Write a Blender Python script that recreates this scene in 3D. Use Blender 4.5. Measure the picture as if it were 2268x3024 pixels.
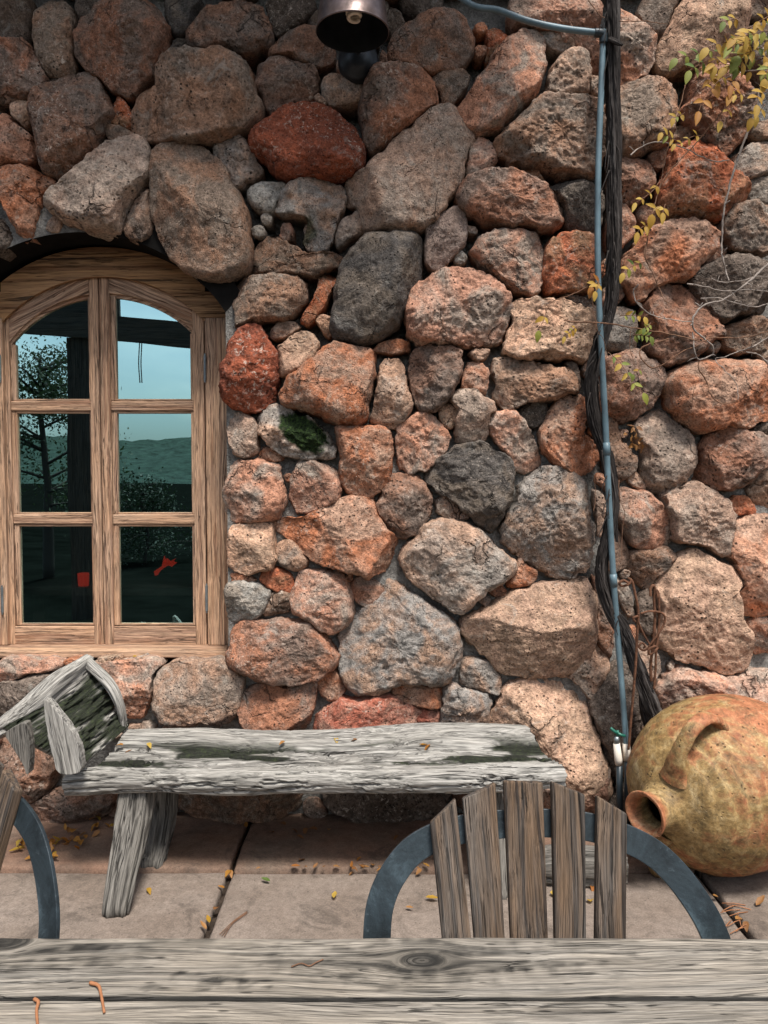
import bpy, math, random
import numpy as np
from mathutils import Vector, Matrix

# ------------------------------------------------------------------ clear
for o in list(bpy.data.objects):
    bpy.data.objects.remove(o)
scene = bpy.context.scene
col = scene.collection
R = math.radians
random.seed(7)
rng = np.random.default_rng(7)

# ------------------------------------------------------------------ camera
CAM = Vector((0.0, 0.0, 1.55)); PITCH = R(2.5); FPX = 2270.0
cd = bpy.data.cameras.new('camera'); cam = bpy.data.objects.new('camera', cd); col.objects.link(cam)
cam.location = CAM; cam.rotation_euler = (R(90) - PITCH, 0, 0)
cd.sensor_fit = 'VERTICAL'; cd.sensor_height = 36.0; cd.sensor_width = 27.0
cd.lens = FPX / 3024.0 * 36.0; cd.clip_start = 0.05; cd.clip_end = 3000
scene.camera = cam
scene.cycles.max_bounces = 6; scene.cycles.diffuse_bounces = 3
scene.render.resolution_x = 768; scene.render.resolution_y = 1024

# ------------------------------------------------------------------ sky and sun (overcast)
SUN_EL, SUN_AZ = R(64), R(20)      # azimuth: to the right of straight behind the camera
world = bpy.data.worlds.new('World'); scene.world = world; world.use_nodes = True
wn = world.node_tree; wn.nodes.clear()
wo = wn.nodes.new('ShaderNodeOutputWorld'); bg = wn.nodes.new('ShaderNodeBackground')
sky = wn.nodes.new('ShaderNodeTexSky'); sky.sky_type = 'NISHITA'; sky.sun_disc = False
sky.sun_elevation = SUN_EL; sky.sun_rotation = math.pi - SUN_AZ
sky.air_density = 1.0; sky.dust_density = 3.0
hs = wn.nodes.new('ShaderNodeHueSaturation'); hs.inputs['Saturation'].default_value = 0.62
wtc = wn.nodes.new('ShaderNodeTexCoord')
wno = wn.nodes.new('ShaderNodeTexNoise'); wno.inputs['Scale'].default_value = 2.6; wno.inputs['Detail'].default_value = 7
wmap = wn.nodes.new('ShaderNodeMapping'); wmap.inputs['Scale'].default_value = (1, 1, 2.6)
wr = wn.nodes.new('ShaderNodeValToRGB')
wr.color_ramp.elements[0].position = .40; wr.color_ramp.elements[0].color = (.72, .80, .86, 1)
wr.color_ramp.elements[1].position = .66; wr.color_ramp.elements[1].color = (1.3, 1.22, 1.15, 1)
wmx = wn.nodes.new('ShaderNodeMix'); wmx.data_type = 'RGBA'; wmx.blend_type = 'MULTIPLY'; wmx.inputs[0].default_value = 1
wn.links.new(wtc.outputs['Generated'], wmap.inputs['Vector']); wn.links.new(wmap.outputs[0], wno.inputs['Vector'])
wn.links.new(wno.outputs['Fac'], wr.inputs[0])
wn.links.new(sky.outputs[0], hs.inputs['Color']); wn.links.new(hs.outputs[0], wmx.inputs[6]); wn.links.new(wr.outputs[0], wmx.inputs[7])
wn.links.new(wmx.outputs[2], bg.inputs['Color']); bg.inputs['Strength'].default_value = 0.052
wn.links.new(bg.outputs[0], wo.inputs['Surface'])
sd = bpy.data.lights.new('sun', 'SUN'); sd.energy = 1.5; sd.angle = R(14); sd.color = (1.0, .955, .905)
sun = bpy.data.objects.new('sun', sd); col.objects.link(sun)
_sdir = Vector((math.sin(SUN_AZ) * math.cos(SUN_EL), -math.cos(SUN_AZ) * math.cos(SUN_EL), math.sin(SUN_EL)))
sun.rotation_euler = _sdir.to_track_quat('Z', 'Y').to_euler(); sun.location = _sdir * 20
vs = scene.view_settings; vs.view_transform = 'Standard'; vs.look = 'None'; vs.gamma = 1.0; vs.exposure = 1.88
vs.use_curve_mapping = False

# ------------------------------------------------------------------ photo pixel -> place
def ray(u, v):
    a = (u - 1134.0) / FPX; b = (1512.0 - v) / FPX
    F = Vector((0, math.cos(PITCH), -math.sin(PITCH))); U = Vector((0, math.sin(PITCH), math.cos(PITCH)))
    return F + Vector((1, 0, 0)) * a + U * b
def onD(u, v, D):                     # on the upright plane y = D
    d = ray(u, v); return CAM + d * (D / d.y)
def onZ(u, v, z=0.0):                 # on the level plane z
    d = ray(u, v); return CAM + d * ((z - CAM.z) / d.z)
def onP(u, v, p, n):
    d = ray(u, v); return CAM + d * ((Vector(p) - CAM).dot(n) / d.dot(n))
S8 = 800 / 1659; S6 = 600 / 1659; S7 = 750 / 1659; S1 = 1000 / 1659
CR = {'A': (0, 0, S8), 'B': (700, 0, S8), 'C': (1468, 0, S8), 'E4': (600, 700, S8), 'E5': (1100, 700, S8), 'E6': (1668, 700, S6),
      'E7': (600, 1400, S8), 'E8': (1200, 1400, S8), 'F1': (1668, 1200, S6), 'F2': (1668, 1700, S6), 'G3': (0, 650, S7), 'G4': (0, 1300, S7),
      'G5': (0, 1900, S8), 'G6': (600, 2100, S8), 'G7': (1268, 2100, S1), 'N': (0, 0, 1.0), 'H': (0, 2600, S1)}
def px(c, x, y):
    ox, oy, s = CR[c]; return ox + x * s, oy + y * s
def pts(s):
    v = [float(t) for t in s.replace(',', ' ').split()]
    return list(zip(v[0::2], v[1::2]))

# ------------------------------------------------------------------ numpy noise
_perm = np.random.default_rng(3).permutation(256).astype(np.int64)
_g = np.random.default_rng(4).normal(size=(256, 3)); _g /= np.linalg.norm(_g, axis=1)[:, None]
def pnoise(p):
    p = np.asarray(p, dtype=np.float64); i = np.floor(p).astype(np.int64); f = p - i
    w = f * f * f * (f * (f * 6 - 15) + 10); out = 0
    for dx in (0, 1):
        for dy in (0, 1):
            for dz in (0, 1):
                h = _perm[(_perm[(_perm[(i[:, 0] + dx) & 255] + i[:, 1] + dy) & 255] + i[:, 2] + dz) & 255]
                g = _g[h]; q = f - np.array([dx, dy, dz])
                d = (g * q).sum(1)
                wt = (w[:, 0] if dx else 1 - w[:, 0]) * (w[:, 1] if dy else 1 - w[:, 1]) * (w[:, 2] if dz else 1 - w[:, 2])
                out = out + d * wt
    return out * 1.5
def fbm(p, octv=4, gain=.5):
    p = np.asarray(p, dtype=np.float64); s = 0; a = 1.0
    for k in range(octv):
        s = s + a * pnoise(p * (2.03 ** k) + 17.3 * k); a *= gain
    return s
def ridged(p, octv=3, gain=.5):
    p = np.asarray(p, dtype=np.float64); s = 0; a = 1.0
    for k in range(octv):
        s = s + a * (1 - np.abs(pnoise(p * (2.03 ** k) + 9.1 * k)) * 2); a *= gain
    return s
def sstep(a, b, x):
    t = np.clip((x - a) / (b - a), 0, 1); return t * t * (3 - 2 * t)

# ------------------------------------------------------------------ object helpers
ORG = {}
def tag(o, label=None, cat=None, group=None, kind=None):
    if label: o['label'] = label
    if cat: o['category'] = cat
    if group: o['group'] = group
    if kind: o['kind'] = kind
    return o
def thing(name, loc, label, cat, group=None):
    o = bpy.data.objects.new(name, None); col.objects.link(o); o.location = loc; o.empty_display_size = .1
    ORG[o] = Vector(loc); return tag(o, label, cat, group)
def mk(name, verts, faces, mat, parent=None, smooth=True, attrs=None, origin=None):
    """one mesh object from world-space vertices; a child keeps its thing's origin"""
    v = np.asarray(verts, dtype=np.float64).reshape(-1, 3)
    org = ORG[parent] if parent is not None else Vector(origin if origin is not None else (0, 0, 0))
    me = bpy.data.meshes.new(name)
    if isinstance(faces, np.ndarray):
        n = faces.shape[1]; nf = len(faces)
        me.vertices.add(len(v)); me.vertices.foreach_set('co', (v - np.array(org)).astype(np.float32).ravel())
        me.loops.add(nf * n); me.loops.foreach_set('vertex_index', faces.astype(np.int32).ravel())
        me.polygons.add(nf); me.polygons.foreach_set('loop_start', np.arange(0, nf * n, n, dtype=np.int32))
        me.update(calc_edges=True)
    else:
        me.from_pydata((v - np.array(org)).tolist(), [], faces)
    me.validate(clean_customdata=False)
    if smooth: me.polygons.foreach_set('use_smooth', [True] * len(me.polygons))
    if attrs:
        for k, a in attrs.items():
            a = np.asarray(a, dtype=np.float32)
            if a.ndim == 2:
                at = me.attributes.new(k, 'FLOAT_VECTOR', 'POINT'); at.data.foreach_set('vector', a.ravel())
            else:
                at = me.attributes.new(k, 'FLOAT', 'POINT'); at.data.foreach_set('value', a.ravel())
    me.materials.append(mat)
    o = bpy.data.objects.new(name, me); col.objects.link(o)
    if parent is not None:
        o.parent = parent; ORG[o] = org
    else:
        o.location = org; ORG[o] = org
    return o
def gridfaces(nu, nv, closeu=False):
    """quads of an nu x nv grid, index = i*nv + j"""
    iu = np.arange(nu if closeu else nu - 1); jv = np.arange(nv - 1)
    I, J = np.meshgrid(iu, jv, indexing='ij'); I2 = (I + 1) % nu
    return np.stack([I * nv + J, I2 * nv + J, I2 * nv + J + 1, I * nv + J + 1], -1).reshape(-1, 4)
def copy_tree(root, loc, rotz=0, scale=1.0, **kw):
    r = root.copy(); col.objects.link(r); r.location = loc; r.rotation_euler = (0, 0, rotz); r.scale = (scale,) * 3
    for k, v in kw.items(): r[k] = v
    for ch in list(root.children):
        c = ch.copy(); col.objects.link(c); c.parent = r
        for g in ch.children:
            d = g.copy(); col.objects.link(d); d.parent = c
    return r
def frame_dirs(P):
    """tangent and two side vectors along a polyline of points (parallel transport)"""
    P = np.asarray(P, float); T = np.gradient(P, axis=0); T /= np.linalg.norm(T, axis=1)[:, None] + 1e-12
    n = np.cross(T[0], [0.13, 0.97, 0.21]); n /= np.linalg.norm(n); N = [n]
    for i in range(1, len(P)):
        n = n - T[i] * np.dot(n, T[i]); n /= np.linalg.norm(n) + 1e-12; N.append(n)
    N = np.array(N); return T, N, np.cross(T, N)
def smooth_line(P, n):
    """Catmull-Rom resample of a polyline to n points"""
    P = np.asarray(P, float)
    Q = np.vstack([2 * P[0] - P[1], P, 2 * P[-1] - P[-2]]); L = len(P) - 1
    t = np.linspace(0, L, n); k = np.minimum(t.astype(int), L - 1); f = (t - k)[:, None]
    a, b, c, d = Q[k], Q[k + 1], Q[k + 2], Q[k + 3]
    return .5 * ((2 * b) + (c - a) * f + (2 * a - 5 * b + 4 * c - d) * f ** 2 + (3 * b - a - 3 * c + d) * f ** 3)
def tube_data(P, rad, ns=8, cap=True, squash=1.0):
    P = np.asarray(P, float); n = len(P); rad = np.broadcast_to(np.asarray(rad, float), (n,))
    T, N, B = frame_dirs(P); th = np.linspace(0, 2 * math.pi, ns, endpoint=False)
    V = P[:, None, :] + rad[:, None, None] * (np.cos(th)[None, :, None] * N[:, None, :] + squash * np.sin(th)[None, :, None] * B[:, None, :])
    V = V.reshape(-1, 3)
    i, j = np.meshgrid(np.arange(n - 1), np.arange(ns), indexing='ij'); j2 = (j + 1) % ns
    Fq = np.stack([i * ns + j, i * ns + j2, (i + 1) * ns + j2, (i + 1) * ns + j], -1).reshape(-1, 4).tolist()
    if cap:
        Fq.append(list(range(ns))[::-1]); Fq.append(list(range((n - 1) * ns, n * ns)))
    return V, Fq
def tube(name, P, rad, mat, parent=None, ns=8, origin=None, squash=1.0):
    V, Fq = tube_data(P, rad, ns, squash=squash); return mk(name, V, Fq, mat, parent, origin=origin)
class MB:
    def __init__(s): s.v = []; s.f = []
    def add(s, V, F):
        b = len(s.v); s.v += [tuple(p) for p in V]; s.f += [[i + b for i in f] for f in F]
    def box(s, x0, x1, y0, y1, z0, z1):
        s.add([(x0, y0, z0), (x1, y0, z0), (x1, y1, z0), (x0, y1, z0), (x0, y0, z1), (x1, y0, z1), (x1, y1, z1), (x0, y1, z1)],
              [[0, 3, 2, 1], [4, 5, 6, 7], [0, 1, 5, 4], [1, 2, 6, 5], [2, 3, 7, 6], [3, 0, 4, 7]])
    def tube(s, P, rad, ns=8): V, F = tube_data(P, rad, ns); s.add(V, F)
    def build(s, name, mat, parent=None, smooth=False, origin=None, attrs=None):
        return mk(name, np.array(s.v), s.f, mat, parent, smooth, attrs, origin)
def bevel(o, w, seg=2):
    m = o.modifiers.new('bevel', 'BEVEL'); m.width = w; m.segments = seg; m.limit_method = 'ANGLE'; m.angle_limit = R(35)
    return o
def prism(name, P2, y0, y1, mat, parent, smooth=False, grain=None, bev=0):
    """outline in (x, z) pushed from y0 (front) to y1 (back); grain = unit (x,z) along the fibres"""
    n = len(P2); V = [(p[0], y0, p[1]) for p in P2] + [(p[0], y1, p[1]) for p in P2]
    F = [list(range(n)), list(range(n, 2 * n))[::-1]] + [[i, i + n, (i + 1) % n + n, (i + 1) % n] for i in range(n)]
    at = None
    if grain: at = {'gv': grainv(V, (grain[0], 0, grain[1]))}
    o = mk(name, V, F, mat, parent, smooth, at)
    if bev: bevel(o, bev)
    return o
def grainv(V, along, seed=None):
    """fibre coordinates: (along, across, through), shifted at random so no two boards match"""
    V = np.asarray(V, float); a = np.array(along, float); a /= np.linalg.norm(a)
    h = np.array([0, 1, 0]) if abs(a[1]) < .9 else np.array([0, 0, 1.0])
    b = np.cross(a, h); b /= np.linalg.norm(b); c = np.cross(a, b)
    o = np.array([random.uniform(0, 40), random.uniform(0, 40), random.uniform(0, 40)])
    return np.stack([V @ a, V @ b, V @ c], 1) + o

# ------------------------------------------------------------------ material helpers
class NT:
    def __init__(s, name):
        s.m = bpy.data.materials.new(name); s.m.use_nodes = True; s.t = s.m.node_tree; s.t.nodes.clear()
        s.out = s.n('ShaderNodeOutputMaterial'); s.b = s.n('ShaderNodeBsdfPrincipled'); s.l(s.b.outputs[0], s.out.inputs['Surface'])
    def n(s, t, **kw):
        x = s.t.nodes.new(t)
        for k, v in kw.items(): setattr(x, k, v)
        return x
    def l(s, a, b): s.t.links.new(a, b)
    def set(s, sock, v):
        if isinstance(v, bpy.types.NodeSocket): s.l(v, sock)
        else:
            if isinstance(v, tuple) and len(v) == 3 and sock.type == 'RGBA': v = v + (1,)
            sock.default_value = v
    def attr(s, name, typ='GEOMETRY', out='Vector'):
        return s.n('ShaderNodeAttribute', attribute_name=name, attribute_type=typ).outputs[out]
    def obj(s): return s.n('ShaderNodeTexCoord').outputs['Object']
    def mapv(s, v, sc=(1, 1, 1), loc=(0, 0, 0), rot=(0, 0, 0)):
        x = s.n('ShaderNodeMapping'); s.l(v, x.inputs[0]); x.inputs['Scale'].default_value = sc
        x.inputs['Location'].default_value = loc; x.inputs['Rotation'].default_value = rot; return x.outputs[0]
    def noise(s, v, scale=5, detail=4, rough=.5, dist=0, out='Fac'):
        x = s.n('ShaderNodeTexNoise'); s.l(v, x.inputs['Vector']); s.set(x.inputs['Scale'], scale)
        x.inputs['Detail'].default_value = detail; x.inputs['Roughness'].default_value = rough; x.inputs['Distortion'].default_value = dist
        return x.outputs[out]
    def vor(s, v, scale, feature='F1', out='Distance', rnd=1.0):
        x = s.n('ShaderNodeTexVoronoi', feature=feature); s.l(v, x.inputs['Vector']); x.inputs['Scale'].default_value = scale
        x.inputs['Randomness'].default_value = rnd; return x.outputs[out]
    def ramp(s, fac, stops, interp='LINEAR'):
        x = s.n('ShaderNodeValToRGB'); x.color_ramp.interpolation = interp; e = x.color_ramp.elements
        while len(e) < len(stops): e.new(.5)
        for i, (p, c) in enumerate(stops):
            e[i].position = p; e[i].color = (c, c, c, 1) if isinstance(c, (int, float)) else tuple(c) + (1,)
        s.l(fac, x.inputs[0]); return x.outputs[0]
    def mix(s, f, a, b, mode='MIX'):
        x = s.n('ShaderNodeMix', data_type='RGBA', blend_type=mode); s.set(x.inputs[0], f); s.set(x.inputs[6], a); s.set(x.inputs[7], b); return x.outputs[2]
    def math(s, op, a, b=0.0, clamp=False):
        x = s.n('ShaderNodeMath', operation=op); x.use_clamp = clamp; s.set(x.inputs[0], a); s.set(x.inputs[1], b); return x.outputs[0]
    def vadd(s, a, b):
        x = s.n('ShaderNodeVectorMath', operation='ADD'); s.l(a, x.inputs[0]); s.l(b, x.inputs[1]); return x.outputs[0]
    def bump(s, h, dist=.01, strength=1.0, normal=None):
        x = s.n('ShaderNodeBump'); x.inputs['Distance'].default_value = dist; x.inputs['Strength'].default_value = strength; s.l(h, x.inputs['Height'])
        if normal is not None: s.l(normal, x.inputs['Normal'])
        return x.outputs[0]
    def done(s, color, rough=.8, normal=None, spec=.3, metal=0.0):
        s.set(s.b.inputs['Base Color'], color); s.set(s.b.inputs['Roughness'], rough); s.set(s.b.inputs['Metallic'], metal)
        s.b.inputs['Specular IOR Level'].default_value = spec
        if normal is not None: s.l(normal, s.b.inputs['Normal'])
        return s.m

# ------------------------------------------------------------------ materials
def mat_stone():
    t = NT('stone'); oi = t.n('ShaderNodeObjectInfo')
    sc = t.n('ShaderNodeVectorMath', operation='SCALE'); cx = t.n('ShaderNodeCombineXYZ')
    for i in range(3): t.l(oi.outputs['Random'], cx.inputs[i])
    t.l(cx.outputs[0], sc.inputs[0]); sc.inputs['Scale'].default_value = 61.0
    v = t.vadd(t.obj(), sc.outputs[0]); fr1 = t.math('FRACT', t.math('MULTIPLY', oi.outputs['Random'], 7.31)); fr2 = t.math('FRACT', t.math('MULTIPLY', oi.outputs['Random'], 23.7))
    vs_ = t.n('ShaderNodeVectorMath', operation='SCALE'); t.l(v, vs_.inputs[0]); t.l(t.math('ADD', .62, t.math('MULTIPLY', fr1, .75)), vs_.inputs['Scale']); v = vs_.outputs[0]      # every stone has its own grain size
    base = oi.outputs['Color']
    c2 = t.attr('tint', 'OBJECT', 'Color')
    big = t.noise(v, 6.5, 4, .62, .7); c = t.mix(t.ramp(big, [(.42, 0), (.60, 1)]), base, c2)
    mid = t.noise(v, 26, 4, .66); c = t.mix(1.0, c, t.ramp(mid, [(.30, .50), (.5, .98), (.72, 1.45)]), 'MULTIPLY')
    fine = t.noise(v, 120, 3, .75); c = t.mix(1.0, c, t.ramp(fine, [(.30, .30), (.48, .95), (.60, 1.12), (.76, 1.9)]), 'MULTIPLY')
    # pale crusty flecks
    fl = t.noise(v, 62, 3, .7, .6); fl2 = t.noise(v, 5, 2, .5)
    fm = t.math('MULTIPLY', t.ramp(fl, [(.57, 0), (.66, 1)]), t.ramp(fl2, [(.42, .12), (.62, .85)]))
    c = t.mix(t.math('MULTIPLY', fm, t.math('ADD', .35, t.math('MULTIPLY', fr2, .6))), c, (.60, .50, .41))
    lich = t.noise(v, 11, 4, .7, .8); c = t.mix(t.math('MULTIPLY', t.ramp(lich, [(.60, 0), (.70, 1)]), .40), c, (.40, .38, .33))
    dk = t.noise(v, 9, 4, .75, 1.0); c = t.mix(t.math('MULTIPLY', t.ramp(dk, [(.58, 0), (.70, 1)]), .40), c, (.05, .045, .04))
    ce = t.vor(t.vadd(v, t.mapv(t.noise(v, 9, 3, .6, out='Color'), (.16, .16, .16))), 5.5, 'DISTANCE_TO_EDGE')
    cm = t.math('MULTIPLY', t.ramp(ce, [(.006, 1), (.022, 0)]), t.ramp(t.noise(v, 4.5, 2), [(.56, 0), (.63, 1)])); c = t.mix(t.math('MULTIPLY', cm, .5), c, (.03, .024, .02))
    pit = t.vor(v, 58); pm = t.math('MULTIPLY', t.ramp(pit, [(.13, 1), (.24, 0)]), t.ramp(t.noise(v, 13, 3), [(.48, 0), (.60, 1)]))
    c = t.mix(t.math('MULTIPLY', pm, .85), c, (.02, .018, .016))
    moss = t.attr('moss', 'GEOMETRY', 'Fac'); c = t.mix(moss, c, t.ramp(fine, [(.35, (.006, .010, .005)), (.55, (.018, .032, .010)), (.75, (.06, .10, .025))]))
    h = t.math('ADD', t.math('MULTIPLY', mid, .55), t.math('MULTIPLY', fine, .6)); h = t.math('SUBTRACT', h, t.math('ADD', t.math('MULTIPLY', pm, .8), t.math('MULTIPLY', cm, .9)))
    return t.done(c, .92, t.bump(h, .016, 1.0), .15)
def mat_mortar():
    t = NT('mortar'); v = t.obj(); n = t.noise(v, 14, 6, .7); f = t.noise(v, 90, 4, .7)
    c = t.ramp(n, [(.3, (.13, .125, .115)), (.5, (.27, .258, .235)), (.72, (.42, .395, .355))])
    c = t.mix(1, c, t.ramp(f, [(.3, .6), (.7, 1.3)]), 'MULTIPLY')
    return t.done(c, .95, t.bump(t.math('ADD', n, t.math('MULTIPLY', f, .7)), .028, 1.0), .1)
def mat_wood(name, light, dark, grey, greyamt=.5, line=22., crack=.6, rough=.85, fib=150., ringmul=.75, moss=0.0, split=.40, ck=46., fib2=0., dash=0., lk=50., lw=.014, lamt=.8):
    """weathered wood on fibre coordinates gv = (along, across, through)"""
    t = NT(name); g = t.attr('gv')
    warp = t.noise(t.mapv(g, (1.3, 5, 5)), 1.0, 3, .5, out='Color')
    wv = t.n('ShaderNodeVectorMath', operation='SUBTRACT'); t.l(warp, wv.inputs[0]); wv.inputs[1].default_value = (.5, .5, .5)
    ws = t.n('ShaderNodeVectorMath', operation='SCALE'); t.l(wv.outputs[0], ws.inputs[0]); ws.inputs['Scale'].default_value = .055
    gw = t.vadd(g, ws.outputs[0])
    ring = t.noise(t.mapv(gw, (.30, line * 3, line * 3)), 1.0, 2, .5)
    fibre = t.noise(t.mapv(gw, (5, fib, fib)), 1.0, 4, .7)
    crk = t.noise(t.mapv(gw, (1.5, ck, ck)), 1.0, 4, .65); crm = t.ramp(crk, [(split - .06, 1), (split, 0)])
    c = t.mix(t.math('MULTIPLY', t.ramp(ring, [(.42, 0), (.52, .25), (.60, 1)]), ringmul), light, dark)
    gr = t.noise(t.mapv(gw, (2.2, 11, 11)), 1.0, 5, .65)
    c = t.mix(t.math('MULTIPLY', t.ramp(gr, [(.36, 0), (.62, 1)]), greyamt), c, grey)
    c = t.mix(1, c, t.ramp(fibre, [(.28, .45), (.5, 1.0), (.74, 1.35)]), 'MULTIPLY')
    if fib2:
        f2 = t.noise(t.mapv(gw, (9, fib2, fib2)), 1.0, 3, .7); c = t.mix(1, c, t.ramp(f2, [(.30, .40), (.5, 1.0), (.70, 1.45)]), 'MULTIPLY'); fibre = t.math('ADD', t.math('MULTIPLY', fibre, .6), t.math('MULTIPLY', f2, .5))
    st = t.noise(t.mapv(gw, (2.2, 24, 24)), 1.0, 6, .75, .3); c = t.mix(t.math('MULTIPLY', t.ramp(st, [(.58, 0), (.72, 1)]), .22), c, tuple(x * .3 for x in dark))
    c = t.mix(t.math('MULTIPLY', crm, crack), c, (.02, .017, .014))
    if dash:
        dv = t.vor(t.mapv(g, (11, 62, 62)), 1.0); c = t.mix(t.math('MULTIPLY', t.ramp(t.math('ADD', dv, t.math('MULTIPLY', t.math('SUBTRACT', fibre, .5), .2)), [(.09, 1), (.16, 0)]), dash), c, (.015, .013, .011))
    lnz = t.noise(t.mapv(gw, (.85, lk, lk)), 1.0, 4, .6); lm = t.math('MULTIPLY', t.ramp(lnz, [(.5 - lw, 0), (.5, 1), (.5 + lw, 0)]), t.ramp(gr, [(.40, .15), (.58, 1)]))
    c = t.mix(t.math('MULTIPLY', lm, lamt), c, (.014, .012, .010))
    kn = t.attr('knot', 'GEOMETRY', 'Fac'); c = t.mix(kn, c, tuple(x * .18 for x in dark))  # knots, plus the shade painted into the table seams
    if moss:
        ms = t.attr('moss', 'GEOMETRY', 'Fac'); mn = t.noise(g, 70, 4, .7)
        c = t.mix(ms, c, t.ramp(mn, [(.3, (.003, .004, .002)), (.52, (.008, .013, .004)), (.75, (.035, .05, .012))]))
        cv = t.attr('cav', 'GEOMETRY', 'Fac'); c = t.mix(t.math('MULTIPLY', cv, .6), c, (.010, .009, .008))
    h = t.math('ADD', t.math('MULTIPLY', fibre, .5), t.math('MULTIPLY', ring, -.35)); h = t.math('SUBTRACT', h, t.math('ADD', t.math('MULTIPLY', crm, 1.0), t.math('MULTIPLY', lm, 1.2)))
    return t.done(c, rough, t.bump(h, .006, .9), .22)
def mat_flat(name, c, rough=.6, spec=.3, metal=0., var=.25, sc=18., bumpd=.0):
    t = NT(name); v = t.obj(); n = t.noise(v, sc, 5, .65)
    cc = t.mix(1, c, t.ramp(n, [(.3, 1 - var), (.7, 1 + var)]), 'MULTIPLY')
    return t.done(cc, rough, t.bump(n, bumpd, .7) if bumpd else None, spec, metal)
def mat_steel():
    t = NT('painted_steel'); v = t.obj(); n = t.noise(v, 9, 6, .7, .6); f = t.noise(v, 60, 4, .7)
    c = t.ramp(n, [(.34, (.010, .015, .018)), (.54, (.032, .046, .054)), (.70, (.095, .135, .155))])
    c = t.mix(t.math('MULTIPLY', t.ramp(f, [(.62, 0), (.70, 1)]), .25), c, (.16, .20, .22))
    ge = t.n('ShaderNodeNewGeometry'); ed = t.ramp(ge.outputs['Pointiness'], [(.52, 0), (.56, 1)])
    c = t.mix(t.math('MULTIPLY', ed, .6), c, (.22, .34, .40))
    return t.done(c, t.ramp(n, [(.3, .55), (.7, .36)]), t.bump(f, .002, .6), .5, .35)
def mat_slab(name, a, b, stain):
    t = NT(name); oi = t.n('ShaderNodeObjectInfo'); v = t.obj(); n = t.noise(v, 3.2, 6, .6, .4); m = t.noise(v, 30, 5, .7); f = t.noise(v, 170, 3, .7)
    c = t.mix(t.ramp(n, [(.35, 0), (.65, 1)]), a, b)
    c = t.mix(1, c, t.ramp(m, [(.3, .75), (.7, 1.2)]), 'MULTIPLY'); c = t.mix(1, c, t.ramp(f, [(.3, .7), (.7, 1.25)]), 'MULTIPLY')
    s = t.noise(v, 5, 7, .75, 1.); c = t.mix(t.math('MULTIPLY', t.ramp(s, [(.52, 0), (.66, 1)]), .7), c, stain)
    sp = t.vor(v, 26); c = t.mix(t.math('MULTIPLY', t.ramp(sp, [(.05, 1), (.09, 0)]), .7), c, tuple(x * .5 for x in stain))
    return t.done(c, .85, t.bump(t.math('ADD', m, t.math('MULTIPLY', f, .5)), .006, .7), .25)
def mat_jar():
    t = NT('glazed_terracotta'); v = t.attr('jc')          # jar's own coordinates, x along its axis towards the mouth
    sep = t.n('ShaderNodeSeparateXYZ'); t.l(v, sep.inputs[0])
    n = t.noise(v, 4.2, 7, .7, .8); m = t.noise(v, 22, 6, .72); f = t.noise(v, 85, 4, .7)
    ter = t.ramp(m, [(.3, (.22, .075, .03)), (.55, (.40, .16, .075)), (.75, (.52, .27, .15))])
    gl = t.ramp(m, [(.28, (.13, .075, .027)), (.5, (.30, .195, .075)), (.72, (.46, .34, .17))])
    k = t.math('ADD', t.math('MULTIPLY', n, 1.35), t.math('MULTIPLY', sep.outputs[0], .75))
    k = t.math('ADD', k, t.math('MULTIPLY', t.math('SUBTRACT', m, .5), .55))
    c = t.mix(t.ramp(k, [(.63, 0), (.85, 1)]), ter, gl); c = t.mix(t.ramp(t.math('ADD', sep.outputs[0], t.math('MULTIPLY', t.math('SUBTRACT', n, .5), .12)), [(.405, 0), (.43, 1)]), c, ter)
    pale = t.noise(v, 6.5, 6, .75, .5); c = t.mix(t.math('MULTIPLY', t.ramp(pale, [(.56, 0), (.70, 1)]), .6), c, (.60, .50, .30))
    dirt = t.noise(v, 9, 7, .8, 1.2); c = t.mix(t.math('MULTIPLY', t.ramp(dirt, [(.48, 0), (.63, 1)]), .8), c, (.085, .060, .026))
    sp = t.vor(v, 42); sm = t.math('MULTIPLY', t.ramp(sp, [(.10, 1), (.20, 0)]), t.ramp(t.noise(v, 10, 3), [(.46, 0), (.56, 1)]))
    c = t.mix(t.math('MULTIPLY', sm, .75), c, (.06, .035, .015))
    c = t.mix(1, c, t.ramp(f, [(.3, .65), (.7, 1.25)]), 'MULTIPLY')
    h = t.math('SUBTRACT', t.math('ADD', m, t.math('MULTIPLY', f, .4)), sm)
    return t.done(c, t.ramp(n, [(.3, .75), (.7, .5)]), t.bump(h, .005, .8), .35)
def mat_bark():
    t = NT('bark'); g = t.attr('gv'); fi = t.noise(t.mapv(g, (5, 130, 130)), 1, 4, .7); b = t.noise(t.mapv(g, (2, 30, 30)), 1, 4, .7)
    cv = t.attr('cav', 'GEOMETRY', 'Fac')
    c = t.ramp(b, [(.3, (.012, .010, .009)), (.52, (.038, .032, .029)), (.74, (.15, .135, .125))])
    c = t.mix(1, c, t.ramp(fi, [(.3, .45), (.72, 1.6)]), 'MULTIPLY'); c = t.mix(cv, c, (.012, .010, .010))
    return t.done(c, .9, t.bump(t.math('ADD', fi, b), .008, 1.), .15)
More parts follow.
